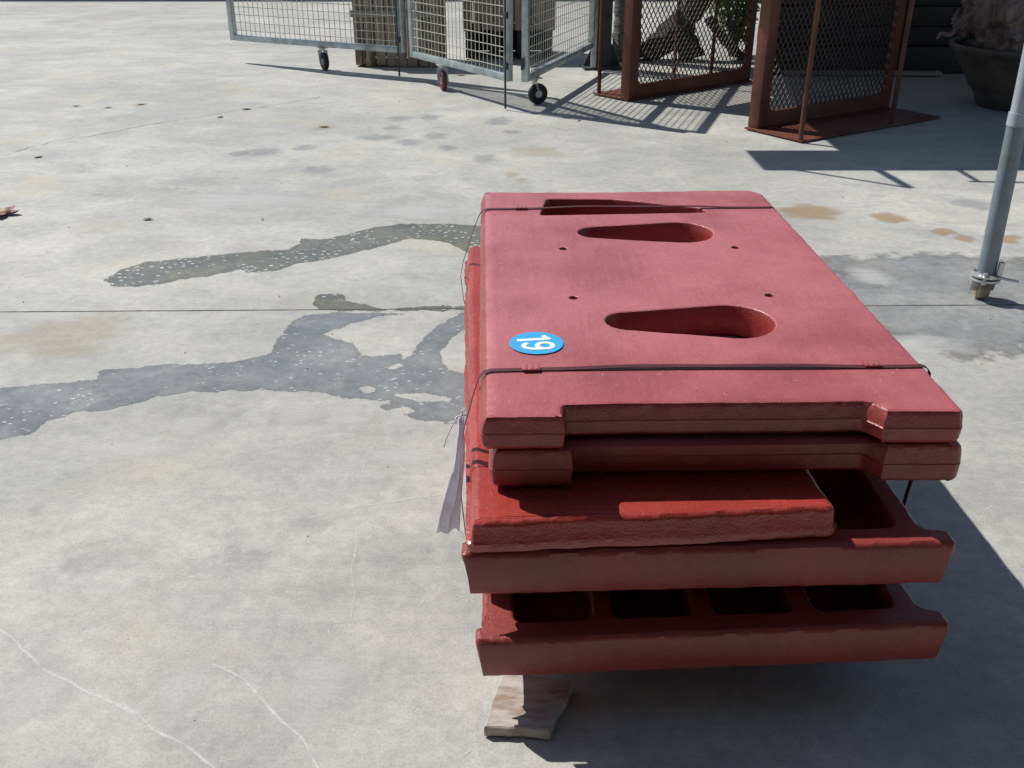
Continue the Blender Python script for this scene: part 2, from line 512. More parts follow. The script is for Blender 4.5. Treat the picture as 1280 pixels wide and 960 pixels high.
def rect_round(x0, y0, x1, y1, r, n=5):
    return rounded([(x0, y0, r), (x1, y0, r), (x1, y1, r), (x0, y1, r)], n)

def sheet(name, poly, z, mat, parent, holes=(), step=0.016):
    """flat film whose outline follows poly: a fine grid that carries the signed distance to the outline"""
    P = np.array(poly)
    x0, y0 = P.min(0) - 0.06
    x1, y1 = P.max(0) + 0.06
    nx, ny = int((x1 - x0) / step) + 1, int((y1 - y0) / step) + 1
    X, Y = np.meshgrid(x0 + step * np.arange(nx), y0 + step * np.arange(ny))
    best = np.full(X.shape, 9.0)
    inside = np.zeros(X.shape, bool)
    for loop in [poly] + list(holes):
        for k in range(len(loop)):
            (ax, ay), (bx, by) = loop[k - 1], loop[k]
            dx, dy = bx - ax, by - ay
            tt = np.clip(((X - ax) * dx + (Y - ay) * dy) / max(dx * dx + dy * dy, 1e-12), 0, 1)
            best = np.minimum(best, np.hypot(X - ax - tt * dx, Y - ay - tt * dy))
            if ay != by:
                c = ((ay > Y) != (by > Y)) & (X < (bx - ax) * (Y - ay) / (by - ay) + ax)
                inside ^= c
    sd = np.where(inside, best, -best)
    keep = sd > -0.055
    idx = -np.ones(X.shape, int)
    cells = [(r_, c_) for r_ in range(ny - 1) for c_ in range(nx - 1) if keep[r_:r_ + 2, c_:c_ + 2].any()]
    vs, fs, fd = [], [], []
    def vid(r_, c_):
        if idx[r_, c_] < 0:
            idx[r_, c_] = len(vs)
            vs.append((float(X[r_, c_]), float(Y[r_, c_]), z)); fd.append(float(sd[r_, c_]))
        return int(idx[r_, c_])
    for r_, c_ in cells:
        fs.append((vid(r_, c_), vid(r_, c_ + 1), vid(r_ + 1, c_ + 1), vid(r_ + 1, c_)))
    return fade_mesh(name, vs, fs, fd, mat, parent)

def fade_mesh(name, vs, fs, fade, mat, parent):
    vs = [(x, y, z * 0.09) for (x, y, z) in vs]
    me = bpy.data.meshes.new(name)
    me.from_pydata(vs, [], fs)
    a = me.attributes.new('fade', 'FLOAT', 'POINT')
    for i, q in enumerate(fade): a.data[i].value = q
    return link(name, me, mat, parent)

def blob(name, cx, cy, rx, ry, z, mat, parent, seed=0.0, n=24):
    vs, fs, fd = [(cx, cy, z)], [], [0.9]
    rr = [0.4, 0.75, 1.1, 1.5]
    for j, q in enumerate(rr):
        for k in range(n):
            a = 2 * math.pi * k / n
            s = q * (1 + 0.45 * noise.noise(Vector((math.cos(a) * 1.6 + seed, math.sin(a) * 1.6, seed * 2.1 + q))))
            vs.append((cx + rx * s * math.cos(a), cy + ry * s * math.sin(a), z))
            fd.append((0.8, 0.5, 0.05, -0.7)[j])
    for k in range(n): fs.append((0, 1 + k, 1 + (k + 1) % n))
    for j in range(len(rr) - 1):
        for k in range(n):
            k2 = (k + 1) % n
            fs.append((1 + j * n + k, 1 + (j + 1) * n + k, 1 + (j + 1) * n + k2, 1 + j * n + k2))
    return fade_mesh(name, vs, fs, fd, mat, parent)

def ribbon(name, pts, width, z, mat, parent, amp=0.01, step=0.02, seed=0.0):
    P = []
    for i in range(len(pts) - 1):
        a, b = Vector(pts[i]), Vector(pts[i + 1])
        k = max(1, int((b - a).length / step))
        P += [a.lerp(b, j / k) for j in range(k)]
    P.append(Vector(pts[-1]))
    P = [p + Vector((noise.noise(Vector((p.x * 9, p.y * 9, seed))), noise.noise(Vector((p.x * 9, p.y * 9, seed + 7))))) * amp for p in P]
    vs, fs, fd = [], [], []
    for i, p in enumerate(P):
        d = (P[min(i + 1, len(P) - 1)] - P[max(0, i - 1)]).normalized()
        s = Vector((-d.y, d.x)) * width * (0.8 + 0.6 * noise.noise(Vector((p.x * 5, p.y * 5, seed + 2))))
        for q, f in ((-1, -0.3), (0, 1.0), (1, -0.3)):
            vs.append((p.x + s.x * q, p.y + s.y * q, z)); fd.append(f)
    for i in range(len(P) - 1):
        for j in range(2):
            fs.append((i * 3 + j, i * 3 + j + 1, i * 3 + 3 + j + 1, i * 3 + 3 + j))
    return fade_mesh(name, vs, fs, fd, mat, parent)

def band(mb, pts, wdir, width, thick=0.0012):
    """Steel band of rectangular section along pts, its width along wdir."""
    pts = [Vector(p) for p in pts]
    wv = Vector(wdir).normalized() * width / 2
    b = len(mb.v)
    for i, p in enumerate(pts):
        d = (pts[min(i + 1, len(pts) - 1)] - pts[max(0, i - 1)]).normalized()
        nn = d.cross(wv).normalized() * thick / 2
        for q in (p - wv - nn, p + wv - nn, p + wv + nn, p - wv + nn): mb.v.append(tuple(q))
    for i in range(len(pts) - 1):
        for k in range(4):
            k2 = (k + 1) % 4
            mb.f.append((b + i * 4 + k, b + i * 4 + k2, b + i * 4 + 4 + k2, b + i * 4 + 4 + k))
    mb.f.append((b, b + 1, b + 2, b + 3)); e = b + (len(pts) - 1) * 4
    mb.f.append((e + 3, e + 2, e + 1, e))
    return mb

# ------------------------------------------------------------------ the ground and its marks
g = MB().add([(-60, -30, 0), (60, -30, 0), (60, 120, 0), (-60, 120, 0)], [(0, 1, 2, 3)]).build('concrete_ground', 'concrete', smooth=0)
tag(g, 'pale weathered concrete yard with wet trails and hairline cracks', 'ground', kind='structure')
WET = {'A': [(-1.81, 4.03), (-1.791, 4.155), (-1.719, 4.264), (-1.515, 4.332), (-1.305, 4.402), (-1.085, 4.449), (-1.042, 4.547), (-1.049, 4.623), (-0.957, 4.598), (-0.849, 4.675), (-0.704, 4.809), (-0.586, 4.864), (-0.335, 4.864), (-0.062, 4.809), (0.0, 4.355), (-0.183, 4.378), (-0.253, 4.473), (-0.337, 4.572), (-0.439, 4.61), (-0.539, 4.61), (-0.627, 4.51), (-0.733, 4.425), (-0.867, 4.309), (-1.004, 4.242), (-1.078, 4.155), (-1.191, 4.123), (-1.246, 4.165), (-1.368, 4.081), (-1.496, 4.03), (-1.548, 3.97), (-1.664, 3.95), (-1.755, 3.96)], 'B': [(-1.725, 2.555), (-1.907, 2.904), (-1.719, 2.971), (-1.619, 2.995), (-1.541, 3.008), (-1.466, 3.033), (-1.471, 3.105), (-1.357, 3.124), (-1.253, 3.158), (-1.161, 3.145), (-0.996, 3.179), (-0.887, 3.255), (-0.895, 3.35), (-0.897, 3.458), (-0.882, 3.554), (-0.832, 3.63), (-0.721, 3.647), (-0.557, 3.643), (-0.442, 3.638), (-0.552, 3.604), (-0.638, 3.53), (-0.715, 3.458), (-0.747, 3.426), (-0.677, 3.38), (-0.592, 3.321), (-0.563, 3.227), (-0.473, 3.22), (-0.418, 3.255), (-0.405, 3.192), (-0.377, 3.206), (-0.34, 3.396), (-0.286, 3.514), (-0.203, 3.647), (0.0, 3.664), (0.0, 2.655), (-0.168, 2.713), (-0.259, 2.729), (-0.356, 2.762), (-0.369, 2.789), (-0.316, 2.778), (-0.304, 2.8), (-0.36, 2.829), (-0.399, 2.823), (-0.417, 2.795), (-0.433, 2.834), (-0.39, 2.857), (-0.432, 2.875), (-0.542, 2.886), (-0.586, 2.904), (-0.659, 2.934), (-0.744, 2.946), (-0.909, 2.946), (-1.098, 2.934), (-1.198, 2.904), (-1.26, 2.846), (-1.325, 2.806), (-1.425, 2.789), (-1.506, 2.734), (-1.509, 2.681), (-1.531, 2.645), (-1.6, 2.605)], 'C': [(-0.844, 3.743), (-0.823, 3.854), (-0.738, 3.854), (-0.702, 3.78), (-0.6, 3.726), (-0.528, 3.681), (-0.399, 3.708), (-0.193, 3.726), (0.0, 3.734), (0.0, 3.681), (-0.191, 3.673), (-0.692, 3.668), (-0.794, 3.69)]}
WET_HOLES = [[(-0.533, 2.958), (-0.506, 2.983), (-0.471, 2.965), (-0.461, 2.934), (-0.507, 2.928)], [(-0.404, 2.91), (-0.302, 2.928), (-0.201, 2.898), (-0.202, 2.863), (-0.296, 2.857), (-0.352, 2.881)], [(-0.457, 3.131), (-0.408, 3.158), (-0.396, 3.131), (-0.432, 3.111)], [(-0.275, 3.263), (-0.219, 3.45), (0.0, 3.638), (0.0, 3.072), (-0.157, 3.085), (-0.23, 3.111)]]
CRACK = {'pale1': [(-1.236, 1.762), (-1.018, 1.604), (-0.902, 1.532), (-0.776, 1.465), (-0.674, 1.401), (-0.554, 1.313)], 'pale2': [(-0.665, 1.609), (-0.587, 1.568), (-0.49, 1.476), (-0.432, 1.412), (-0.361, 1.313)], 'pale3': [(-0.37, 1.77), (-0.378, 1.864), (-0.406, 1.975), (-0.421, 2.132)], 'pale4': [(1.295, 2.655), (1.439, 2.697), (1.563, 2.687), (1.714, 2.734)], 'pale5': [(-0.566, 2.169), (-0.423, 2.239), (-0.271, 2.279), (-0.136, 2.296)], 'pale6': [(-0.437, 2.416), (-0.437, 2.507), (-0.43, 2.605)], 'dark1': [(-3.345, 6.49), (-3.255, 6.781), (-3.046, 6.961), (-2.736, 7.409), (-2.203, 7.944), (-1.657, 8.517)], 'pale7': [(1.266, 2.58), (1.446, 2.595), (1.636, 2.575)]}
STAIN = {'rust': [(1.608, 5.083, 0.182, 0.166), (2.01, 4.964, 0.111, 0.102), (2.463, 4.623, 0.104, 0.077), (2.263, 4.623, 0.056, 0.064), (-1.397, 7.263, 0.096, 0.085), (0.151, 6.49, 0.216, 0.187), (0.0, 5.892, 0.059, 0.079), (0.058, 5.757, 0.049, 0.075), (1.778, 3.45, 0.038, 0.316), (1.983, 3.613, 0.13, 0.06), (-3.601, 8.115, 0.06, 0.07), (-3.31, 8.046, 0.052, 0.069), (-3.09, 8.186, 0.06, 0.088), (2.205, 4.728, 0.081, 0.08), (-1.737, 3.411, 0.279, 0.231)], 'grey': [(-0.873, 7.621, 0.124, 0.124), (-0.718, 6.781, 0.112, 0.126), (-0.548, 6.988, 0.104, 0.133), (-0.629, 7.684, 0.1, 0.127), (-0.111, 7.498, 0.111, 0.151), (-0.189, 6.308, 0.085, 0.133), (-1.426, 6.608, 0.088, 0.12), (-1.219, 6.011, 0.111, 0.122), (-0.974, 6.935, 0.149, 0.131), (-1.673, 6.49, 0.162, 0.139), (-0.439, 6.608, 0.077, 0.097), (-0.541, 2.15, 0.065, 0.052), (-0.654, 1.991, 0.082, 0.053), (-0.296, 2.308, 0.027, 0.034), (2.566, 5.238, 0.116, 0.143), (-0.896, 7.263, 0.083, 0.085), (-1.823, 6.444, 0.086, 0.092), (-1.055, 2.025, 0.124, 0.086), (-0.468, 1.864, 0.117, 0.06), (0.0, 7.123, 0.082, 0.083), (-1.864, 5.665, 0.286, 0.183), (-2.839, 6.052, 0.304, 0.186), (-2.138, 5.487, 0.372, 0.173), (-1.021, 2.762, 0.157, 0.099), (-0.707, 2.762, 0.131, 0.088), (-0.29, 2.025, 0.145, 0.086)], 'pale': [(-1.014, 1.525, 0.082, 0.111), (-0.707, 1.539, 0.069, 0.117), (-0.421, 1.556, 0.086, 0.123), (-1.036, 2.708, 0.093, 0.095), (-0.544, 2.762, 0.083, 0.121), (-0.712, 2.789, 0.105, 0.089), (-1.538, 5.319, 0.542, 0.197), (-1.183, 2.555, 0.221, 0.068), (-0.522, 5.083, 0.348, 0.152), (-0.34, 2.507, 0.146, 0.075), (1.62, 4.081, 0.094, 0.145), (1.553, 3.335, 0.183, 0.104), (-1.886, 3.613, 0.195, 0.085)]}

def mark(o):
    return o
sheet('wet_trail', WET['A'], 0.003, 'wet_olive', g)
sheet('wet_trail', WET['B'], 0.003, 'wet_blue', g, holes=WET_HOLES)
sheet('wet_trail', WET['C'], 0.0042, 'wet_olive', g)
WET_RIGHT = [(1.486, 4.298), (1.742, 4.332), (2.064, 4.378), (2.295, 4.298), (2.6, 4.26), (2.6, 3.571), (2.10, 3.50), (1.95, 3.30), (1.80, 3.24), (1.66, 3.227), (1.60, 3.36), (1.54, 3.40), (1.464, 3.40), (1.30, 3.50), (1.35, 3.9)]
sheet('wet_patch', WET_RIGHT, 0.0026, 'wet_plain', g)
for kind, mat, nm, z0 in (('rust', 'rust', 'rust_stain', 0.0042), ('grey', 'grey', 'grey_stain', 0.0052), ('pale', 'pale', 'trowel_mark', 0.0062)):
    for i, (x, y, rx, ry) in enumerate(STAIN[kind]):
        if kind == 'rust' and i in (8, 9): continue
        blob(nm, x, y, rx, ry, z0 + (i % 5) * 0.0002, 'rust_faint' if (kind == 'rust' and (rx > 0.15 or y > 5.5) and i != 0) else ('grey_faint' if (kind == 'grey' and (y < 3 or rx > 0.25)) else mat), g, seed=i * 1.7 + z0 * 900)
CW = {'pale1': 0.010, 'pale2': 0.009, 'pale3': 0.007, 'pale4': 0.007, 'pale5': 0.010, 'pale6': 0.005, 'pale7': 0.005, 'dark1': 0.022}
for i, (k, pts) in enumerate(CRACK.items()):
    ribbon('crack', pts, CW[k], 0.0074 + i * 0.0001, 'dark_crack' if k.startswith('dark') else ('pale_crack' if k in ('pale1', 'pale2') else 'pale_faint'), g, amp=0.03 if k == 'dark1' else 0.016, step=0.025, seed=i * 3.1)
for i, (x, y, a, l) in enumerate([(-0.78, 2.33, 0.3, 0.12), (-0.6, 2.42, 0.5, 0.16), (-0.95, 2.25, -0.2, 0.1), (1.45, 2.45, 0.2, 0.2), (-0.25, 2.62, 0.9, 0.07), (-0.2, 1.85, 1.1, 0.1), (1.3, 2.2, 0.8, 0.12), (-0.75, 4.9, 0.1, 0.3), (-1.3, 3.85, 0.15, 0.3)]):
    c, s = math.cos(a) * l / 2, math.sin(a) * l / 2
    ribbon('scratch', [(x - c, y - s), (x, y + 0.004), (x + c, y + s)], 0.003 if y < 3 else 0.007, 0.0084 + i * 0.0001, 'pale_faint', g, amp=0.006, seed=40 + i)
rs = random.Random(5)
vs, fs, fd = [], [], []
for k in range(260):
    y = 1.3 + 4.2 * rs.random() ** 1.6
    x = rs.uniform(-0.6, 0.6) * y * 1.05
    a = rs.choice((0.2, 0.9, 1.1, -0.4, 2.0)) + rs.uniform(-0.3, 0.3)
    l = rs.uniform(0.01, 0.06) * (0.6 + 0.25 * y)
    wd = rs.uniform(0.0008, 0.0022) * (0.5 + 0.3 * y)
    c, s = math.cos(a), math.sin(a)
    q = len(vs)
    bend = rs.uniform(-0.12, 0.12) * l
    for m, (p, wq) in enumerate(((-0.5, 0.1), (0.0, 1.0), (0.5, 0.1))):
        bx, by = x + c * l * p - s * bend * (1 - 4 * p * p), y + s * l * p + c * bend * (1 - 4 * p * p)
        for e in (-1, 0, 1):
            vs.append((bx - s * wd * wq * e, by + c * wd * wq * e, 0.0110)); fd.append(1.0 if e == 0 else 0.1)
    for m in range(2):
        for e in range(2):
            fs.append((q + m * 3 + e, q + m * 3 + e + 1, q + m * 3 + 4 + e, q + m * 3 + 3 + e))
tag(fade_mesh('fine_scratches', vs, fs, fd, 'pale_crack', g), kind='stuff')
ribbon('expansion_joint', [(-9.0, 3.527), (-2.1, 3.655), (2.14, 3.734), (9.0, 3.862)], 0.0075, 0.0095, 'joint', g, amp=0.002, step=0.1, seed=5)

# ------------------------------------------------------------------ the stack of castings
OX, OY, YAW = -0.061, 1.545, R(1.55)
cy_, sy_ = math.cos(YAW), math.sin(YAW)
def L(X, Y):
    dx, dy = X - OX, Y - OY
    return (dx * cy_ + dy * sy_, -dx * sy_ + dy * cy_)
def W(u, v, z=0.0):
    return Vector((OX + u * cy_ - v * sy_, OY + u * sy_ + v * cy_, z))

def teardrop(c1, r1, c2, r2, n=12):
    """convex hull of two circles"""
    c1, c2 = Vector(c1), Vector(c2)
    d = c2 - c1
    al = math.acos((r1 - r2) / d.length)
    th = math.atan2(d.y, d.x)
    out = []
    for k in range(n + 1):
        a = th - al + 2 * al * k / n
        out.append((c2.x + r2 * math.cos(a), c2.y + r2 * math.sin(a)))
    for k in range(n + 1):
        a = th + al + (2 * math.pi - 2 * al) * k / n
        out.append((c1.x + r1 * math.cos(a), c1.y + r1 * math.sin(a)))
    return out

def circle(c, r, n=14):
    return [(c[0] + r * math.cos(2 * math.pi * k / n), c[1] + r * math.sin(2 * math.pi * k / n)) for k in range(n)]

W1, L1 = 0.924, 1.545
plan = [(0.0, 0.0, 0.016), (0.160, 0.0, 0.006), (0.165, 0.046, 0.007), (0.728, 0.046, 0.012), (0.756, 0.004, 0.006), (W1 - 0.012, 0.0, 0.02),
        (W1, L1 - 0.05, 0.03), (W1 - 0.03, L1, 0.02), (0.62, L1 - 0.006, 0.02), (0.3, L1 - 0.010, 0.02), (0.0, L1, 0.02)]
def plate_holes(back_slot=True, hdx=0.0):
    hs = [(teardrop(L(0.262 + hdx, 2.006), 0.05, L(0.498 + hdx, 2.006), 0.094), None),
          (teardrop(L(0.241 + hdx, 2.660), 0.05, L(0.481 + hdx, 2.660), 0.094), None)]
    for p in ((0.14, 2.51), (0.613, 2.524), (0.147, 2.147), (0.62, 2.163)):
        hs.append((circle(L(*p), 0.0112), 'deep'))
    if back_slot:
        a = L(0.085, 2.845); b = L(0.60, 2.845)
        hs.append((rounded([(a[0], a[1] - 0.018, 0.012), (a[0] + 0.26, a[1] - 0.008, 0.01), (b[0], b[1] + 0.012, 0.015), (b[0] - 0.02, b[1] + 0.06, 0.02), (a[0] + 0.24, a[1] + 0.15, 0.02), (a[0] + 0.03, a[1] + 0.16, 0.02)], 4), None))
    return hs
def cast_plate(z0, z1, seed, du, dv, label, dst_rot, slot, hdx=0.0):
    root = thing('cast_plate', label, 'steel plate', W(du, dv, 0), YAW + dst_rot)
    th = z1 - z0
    out = wobble(resample(rounded(plan), 0.009), 0.0018, 12, seed)
    zm = z0 + th * 0.52
    rings = [(z0, 0.022, 0.020), (z0 + 0.007, 0.012, 0.007), (z0 + 0.015, 0.004, 0.001), (zm - 0.002, 0.001, 0.0), (zm, 0.0, 0.0), (zm + 0.002, 0.0015, 0.0016), (z1 - 0.024, 0.003, 0.0025),
             (z1 - 0.013, 0.006, 0.0028), (z1 - 0.005, 0.011, 0.0035), (z1 - 0.0015, 0.017, 0.0052), (z1, 0.026, 0.009)]
    def wt(p, n):
        return 1.35 if n.x < -0.7 else (0.7 if n.x > 0.7 else 1.0)
    def dz(x, y, z):
        return 0.0012 * noise.noise(Vector((x * 6, y * 6, seed)))
    holes = [(wobble(resample(ccw(h), 0.012), 0.0015, 18, seed + 5), (z0 + 0.012 if f == 'deep' else f)) if f != 'deep' else (h, z0 + 0.012) for h, f in plate_holes(slot, hdx)]
    mb = slab(MB(), out, rings, holes, wt, dz, rim=0.005, rg=0.0011)
    mb.build('plate_body', 'paint_dust_sheen', root, smooth=24)
    return root

# P5 and P4: ribbed grate castings with a wider bar along the front
def grate(z0, z1, seed, loc, rot, label, bl, br, body_l, body_r, depth, under=1.0, skirt=0.0):
    root = thing('grate_casting', label, 'steel casting', loc, rot[2])
    root.rotation_euler = rot
    pts = [(bl, 0.0, 0.014), (br, 0.0, 0.014), (br - 0.004, 0.042, 0.012), (body_r + 0.01, 0.052, 0.008), (body_r, 0.065, 0.006), (body_r, depth, 0.03),
           (body_l, depth, 0.03), (body_l, 0.062, 0.006), (body_l + 0.008, 0.05, 0.008), (body_l - 0.004, 0.043, 0.006), (bl + 0.003, 0.042, 0.01)]
    out = wobble(resample(rounded(pts), 0.010), 0.002, 12, seed)
    th = z1 - z0
    rings = [(z0, 0.044 * under, 0.010), (z0 + th * 0.12, 0.034 * under, 0.004), (z0 + th * 0.45, 0.016 * under, 0.0), (z0 + th * 0.86, 0.001, -0.001), (z1 - 0.005, 0.002, 0.001), (z1, 0.008, 0.007)]
    holes = []
    n = 4
    x0, x1 = body_l + 0.066, body_r - 0.05
    pw = (x1 - x0 - 0.042 * (n - 1)) / n
    py = 0.055
    while py + 0.24 < depth - 0.03:
        for k in range(n):
            hx = x0 + k * (pw + 0.042)
            holes.append((wobble(resample(ccw(rect_round(hx, py, hx + pw, py + 0.24, 0.022)), 0.03), 0.002, 15, seed + k), z0 + 0.018))
        py += 0.24 + 0.045
    slab(MB(), out, rings, holes, None, lambda x, y, z: 0.0015 * noise.noise(Vector((x * 5, y * 5, seed))), rim=0.006, rg=0.0012).build('casting_body', 'paint_shaded', root, smooth=40)
    if skirt:
        MB().box(((body_l + body_r) / 2 + 0.004, depth / 2 + 0.04, z0 - skirt / 2 + 0.004), (body_r - body_l - 0.03, depth - 0.12, skirt), None, 0.008).build('underside_frame', 'paint_shaded', root)
    return root
YF = 1.455
grate(0.122, 0.220, 11.0, (-0.068, 1.440, 0.0), (0, R(-1.5), YAW), 'red ribbed casting at the bottom of the strapped stack', 0.0, 0.934, 0.014, 0.89, 1.50, 0.5)
grate(0.308, 0.410, 12.0, (-0.094, YF + 0.010, 0.0), (0, R(-0.5), YAW), 'red ribbed casting with open pockets, second from the bottom of stack', 0.0, 0.945, 0.012, 0.895, 1.52, 1.0, 0.058)

# P3: rough thick plate, shifted to the left, its front edge set askew
root3 = thing('rough_plate', 'glossy orange-red rough plate sticking out to the left, middle of stack', 'steel plate', (-0.085, 1.452, 0), 0)
p3 = [(0.0, 0.0, 0.02), (0.30, 0.022, 0.02), (0.36, 0.024, 0.02), (0.705, 0.055, 0.02), (0.70, 0.12, 0.02), (0.655, 1.60, 0.03), (-0.072, 1.60, 0.03)]
out3 = wobble(resample(rounded(p3), 0.010), 0.005, 9, 21.0)
z0, z1 = 0.414, 0.486
slab(MB(), out3, [(z0, 0.012, 0.010), (z0 + 0.006, 0.003, 0.002), (z0 + 0.024, 0.0, 0.0), (z0 + 0.026, 0.008, 0.0012), (z1 - 0.012, 0.012, 0.002), (z1 - 0.005, 0.015, 0.004), (z1, 0.024, 0.010)], (), None,
     lambda x, y, z: (0.003 * noise.noise(Vector((x * 7, y * 7, 4.0)))) * (1 if z > z0 + 0.02 else 0.3) - (0.004 if z < z0 + 0.01 else 0.0) * 0 + 0.004 * max(0.0, (x - 0.5)) * (1 if z < z0 + 0.02 else 0), rg=0.0011).build('plate_body', 'paint_gloss_lit', root3, smooth=40)

p2 = cast_plate(0.489, 0.577, 31.0, 0.018, 0.012, 'second red plate, directly under the top plate with number sticker', R(-0.2), False, -0.048)
p1 = cast_plate(0.580, 0.656, 32.0, 0.0, 0.0, 'top red plate of stack with two tapered slots and blue number sticker', 0.0, True)

# sticker with its number
sx, sy = L(0.052, 1.877)
stk = MB().add([(0.058 * math.cos(2 * math.pi * k / 48), 0.058 * math.sin(2 * math.pi * k / 48) * (1.0 if k < 30 or k > 40 else 0.985), z) for z in (0.0, 0.0012) for k in range(48)],
               [tuple(range(47, -1, -1)), tuple(range(48, 96))] + [(k, (k + 1) % 48, 48 + (k + 1) % 48, 48 + k) for k in range(48)])
sticker = stk.build('number_sticker', 'blue', p1, (sx, sy, 0.6575), (0, 0, R(-4)), smooth=0)
sticker['label'] = 'round blue sticker reading 19'
def stroke(mb, pts, wd, z):
    pts = [Vector((p[0], p[1])) for p in pts]
    k0 = len(mb.v)
    for i, p in enumerate(pts):
        d = (pts[min(i + 1, len(pts) - 1)] - pts[max(0, i - 1)]).normalized()
        s = Vector((-d.y, d.x)) * wd / 2
        for zz in (z, z + 0.0005):
            mb.v.append((p.x - s.x, p.y - s.y, zz)); mb.v.append((p.x + s.x, p.y + s.y, zz))
    for i in range(len(pts) - 1):
        a, c = k0 + i * 4, k0 + i * 4 + 4
        mb.f += [(a, a + 1, c + 1, c), (a + 2, c + 2, c + 3, a + 3), (a, c, c + 2, a + 2), (a + 1, a + 3, c + 3, c + 1)]
    mb.f += [(k0, k0 + 2, k0 + 3, k0 + 1), (k0 + len(pts) * 4 - 4, k0 + len(pts) * 4 - 3, k0 + len(pts) * 4 - 1, k0 + len(pts) * 4 - 2)]
    return mb
one = stroke(MB(), [(0.0, 0.036), (0.0, -0.036)], 0.0115, 0.0)
stroke(one, [(0.004, 0.0345), (-0.007, 0.027), (-0.017, 0.022)], 0.0105, 0.0003)
one.build('printed_digit', 'white', sticker, (-0.006, 0.0165, 0.0014), (0, 0, R(-80)), smooth=0)
nine = stroke(MB(), [(0.0155 * math.cos(a), 0.015 + 0.0165 * math.sin(a)) for a in [2 * math.pi * k / 28 for k in range(29)]], 0.0105, 0.0)
stroke(nine, [(0.0155, 0.017), (0.0155, 0.0), (0.0135, -0.016), (0.007, -0.027), (-0.002, -0.031), (-0.011, -0.028), (-0.0155, -0.020)], 0.0105, 0.0003)
nine.build('printed_digit', 'white', sticker, (0.004, -0.0165, 0.0014), (0, 0, R(-80)), smooth=0)

# scuffs and brush runs on the top plate
rs = random.Random(11)
vs, fs, fd = [], [], []
for k in range(110):
    u, v = rs.uniform(0.05, W1 - 0.05), rs.uniform(0.06, 1.48)
    if k < 30: u, v = rs.uniform(0.05, W1 - 0.05), rs.uniform(0.05, 0.22)
    if 0.16 < u < 0.76 and (0.32 < v < 0.60 or 0.97 < v < 1.5): continue
    if v > 1.22 or (0.0 < u < 0.2 and 0.24 < v < 0.44): continue
    a = rs.choice((1.57, 1.5, 1.2, 0.4, -0.5, 0.1)) + rs.uniform(-0.25, 0.25)
    l = rs.uniform(0.005, 0.022)
    wd = rs.uniform(0.0012, 0.0038)
    c, s = math.cos(a), math.sin(a)
    q = len(vs)
    bend = rs.uniform(-0.2, 0.2) * l
    for (p, wq) in ((-0.5, 0.1), (-0.2, 0.8), (0.15, 1.0), (0.5, 0.1)):
        bx, by = u + c * l * p - s * bend * (1 - 4 * p * p), v + s * l * p + c * bend * (1 - 4 * p * p)
        for e in (-1, 0, 1):
            vs.append((bx - s * wd * wq * e, by + c * wd * wq * e, 0.6576 / 0.09)); fd.append(0.9 if e == 0 else 0.0)
    for m in range(3):
        for e in range(2):
            fs.append((q + m * 3 + e, q + m * 3 + e + 1, q + m * 3 + 4 + e, q + m * 3 + 3 + e))
tag(fade_mesh('scuff_marks', vs, fs, fd, 'scuff', p1), kind='stuff')

# bearers that carry the stack
def bearer(u0, u1, v, z0, z1, label, wd=0.10):
    c = W((u0 + u1) / 2, v, (z0 + z1) / 2)
    o = MB().box((0, 0, 0), (u1 - u0, wd, z1 - z0), None, 0.006).build('timber_bearer', 'wood_grey', None, c, (0, 0, YAW))
    tag(o, label, 'timber', 'bearers under and between the castings')
bearer(0.10, 0.84, 0.24, 0.0, 0.120, 'grey timber bearer on the ground under front of stack')
bearer(0.10, 0.84, 1.15, 0.0, 0.120, 'grey timber bearer on the ground under back of stack')
bearer(0.12, 0.80, 0.30, 0.237, 0.252, 'grey timber spacer between the two bottom castings, nearer the front')
bearer(0.12, 0.80, 1.15, 0.237, 0.252, 'grey timber spacer between the two bottom castings, nearer the back')

# broken board lying on the ground before the stack
oc = [(-0.056, 1.408), (0.020, 1.405), (0.076, 1.398), (0.088, 1.440), (0.112, 1.480), (0.130, 1.538), (0.04, 1.556), (-0.020, 1.568), (-0.035, 1.50)]
slab(MB(), wobble(resample(oc, 0.006), 0.0025, 40, 3.0), [(0.003, 0.002, 0.002), (0.005, 0.0, 0.0), (0.026, 0.0, 0.0), (0.029, 0.003, 0.003)], ()).build('wood_offcut', 'offcut', smooth=40)
woff = bpy.data.objects['wood_offcut']
tag(woff, 'broken pale board lying on the concrete before the red stack', 'board')

# steel bands round the stack
def strap(vw, lift, label, clips, left, right):
    r = thing('steel_strap', label, 'strap', W(0, vw, 0), YAW)
    zt = 0.658
    top = []
    for k in range(41):
        u = 0.024 + (W1 - 0.055) * k / 40
        s = k / 40
        z = zt + 0.0004 + lift * math.exp(-((s - 0.52) / 0.27) ** 4) * (0.75 + 0.25 * math.sin(s * 9))
        top.append((u, 0.004 * math.sin(s * 5), z))
    lp = [(a, b * 1.0, c) for a, b, c in left]
    rp = [(a, b * 1.0, c) for a, b, c in right]
    band(MB(), lp + top + rp, (0, 1, 0), 0.014).build('band', 'paint_strap_shadow', r)
    for k, u in enumerate(clips):
        mb = MB()
        mb.box((0, 0, 0.003), (0.036, 0.024, 0.004), None, 0.0012)
        for q in (-0.012, 0.0, 0.011):
            mb.box((q, 0.002, 0.0045), (0.009, 0.024, 0.003), Matrix.Rotation(R(12 * (k + 1) - 15), 3, 'Y'), 0.001)
        mb.build('crimped_seal', 'paint_dust_sheen', r, (u, 0.002, zt + 0.001))
vF, vB = L(-0.068, 1.742)[1], L(-0.09, 2.884)[1]
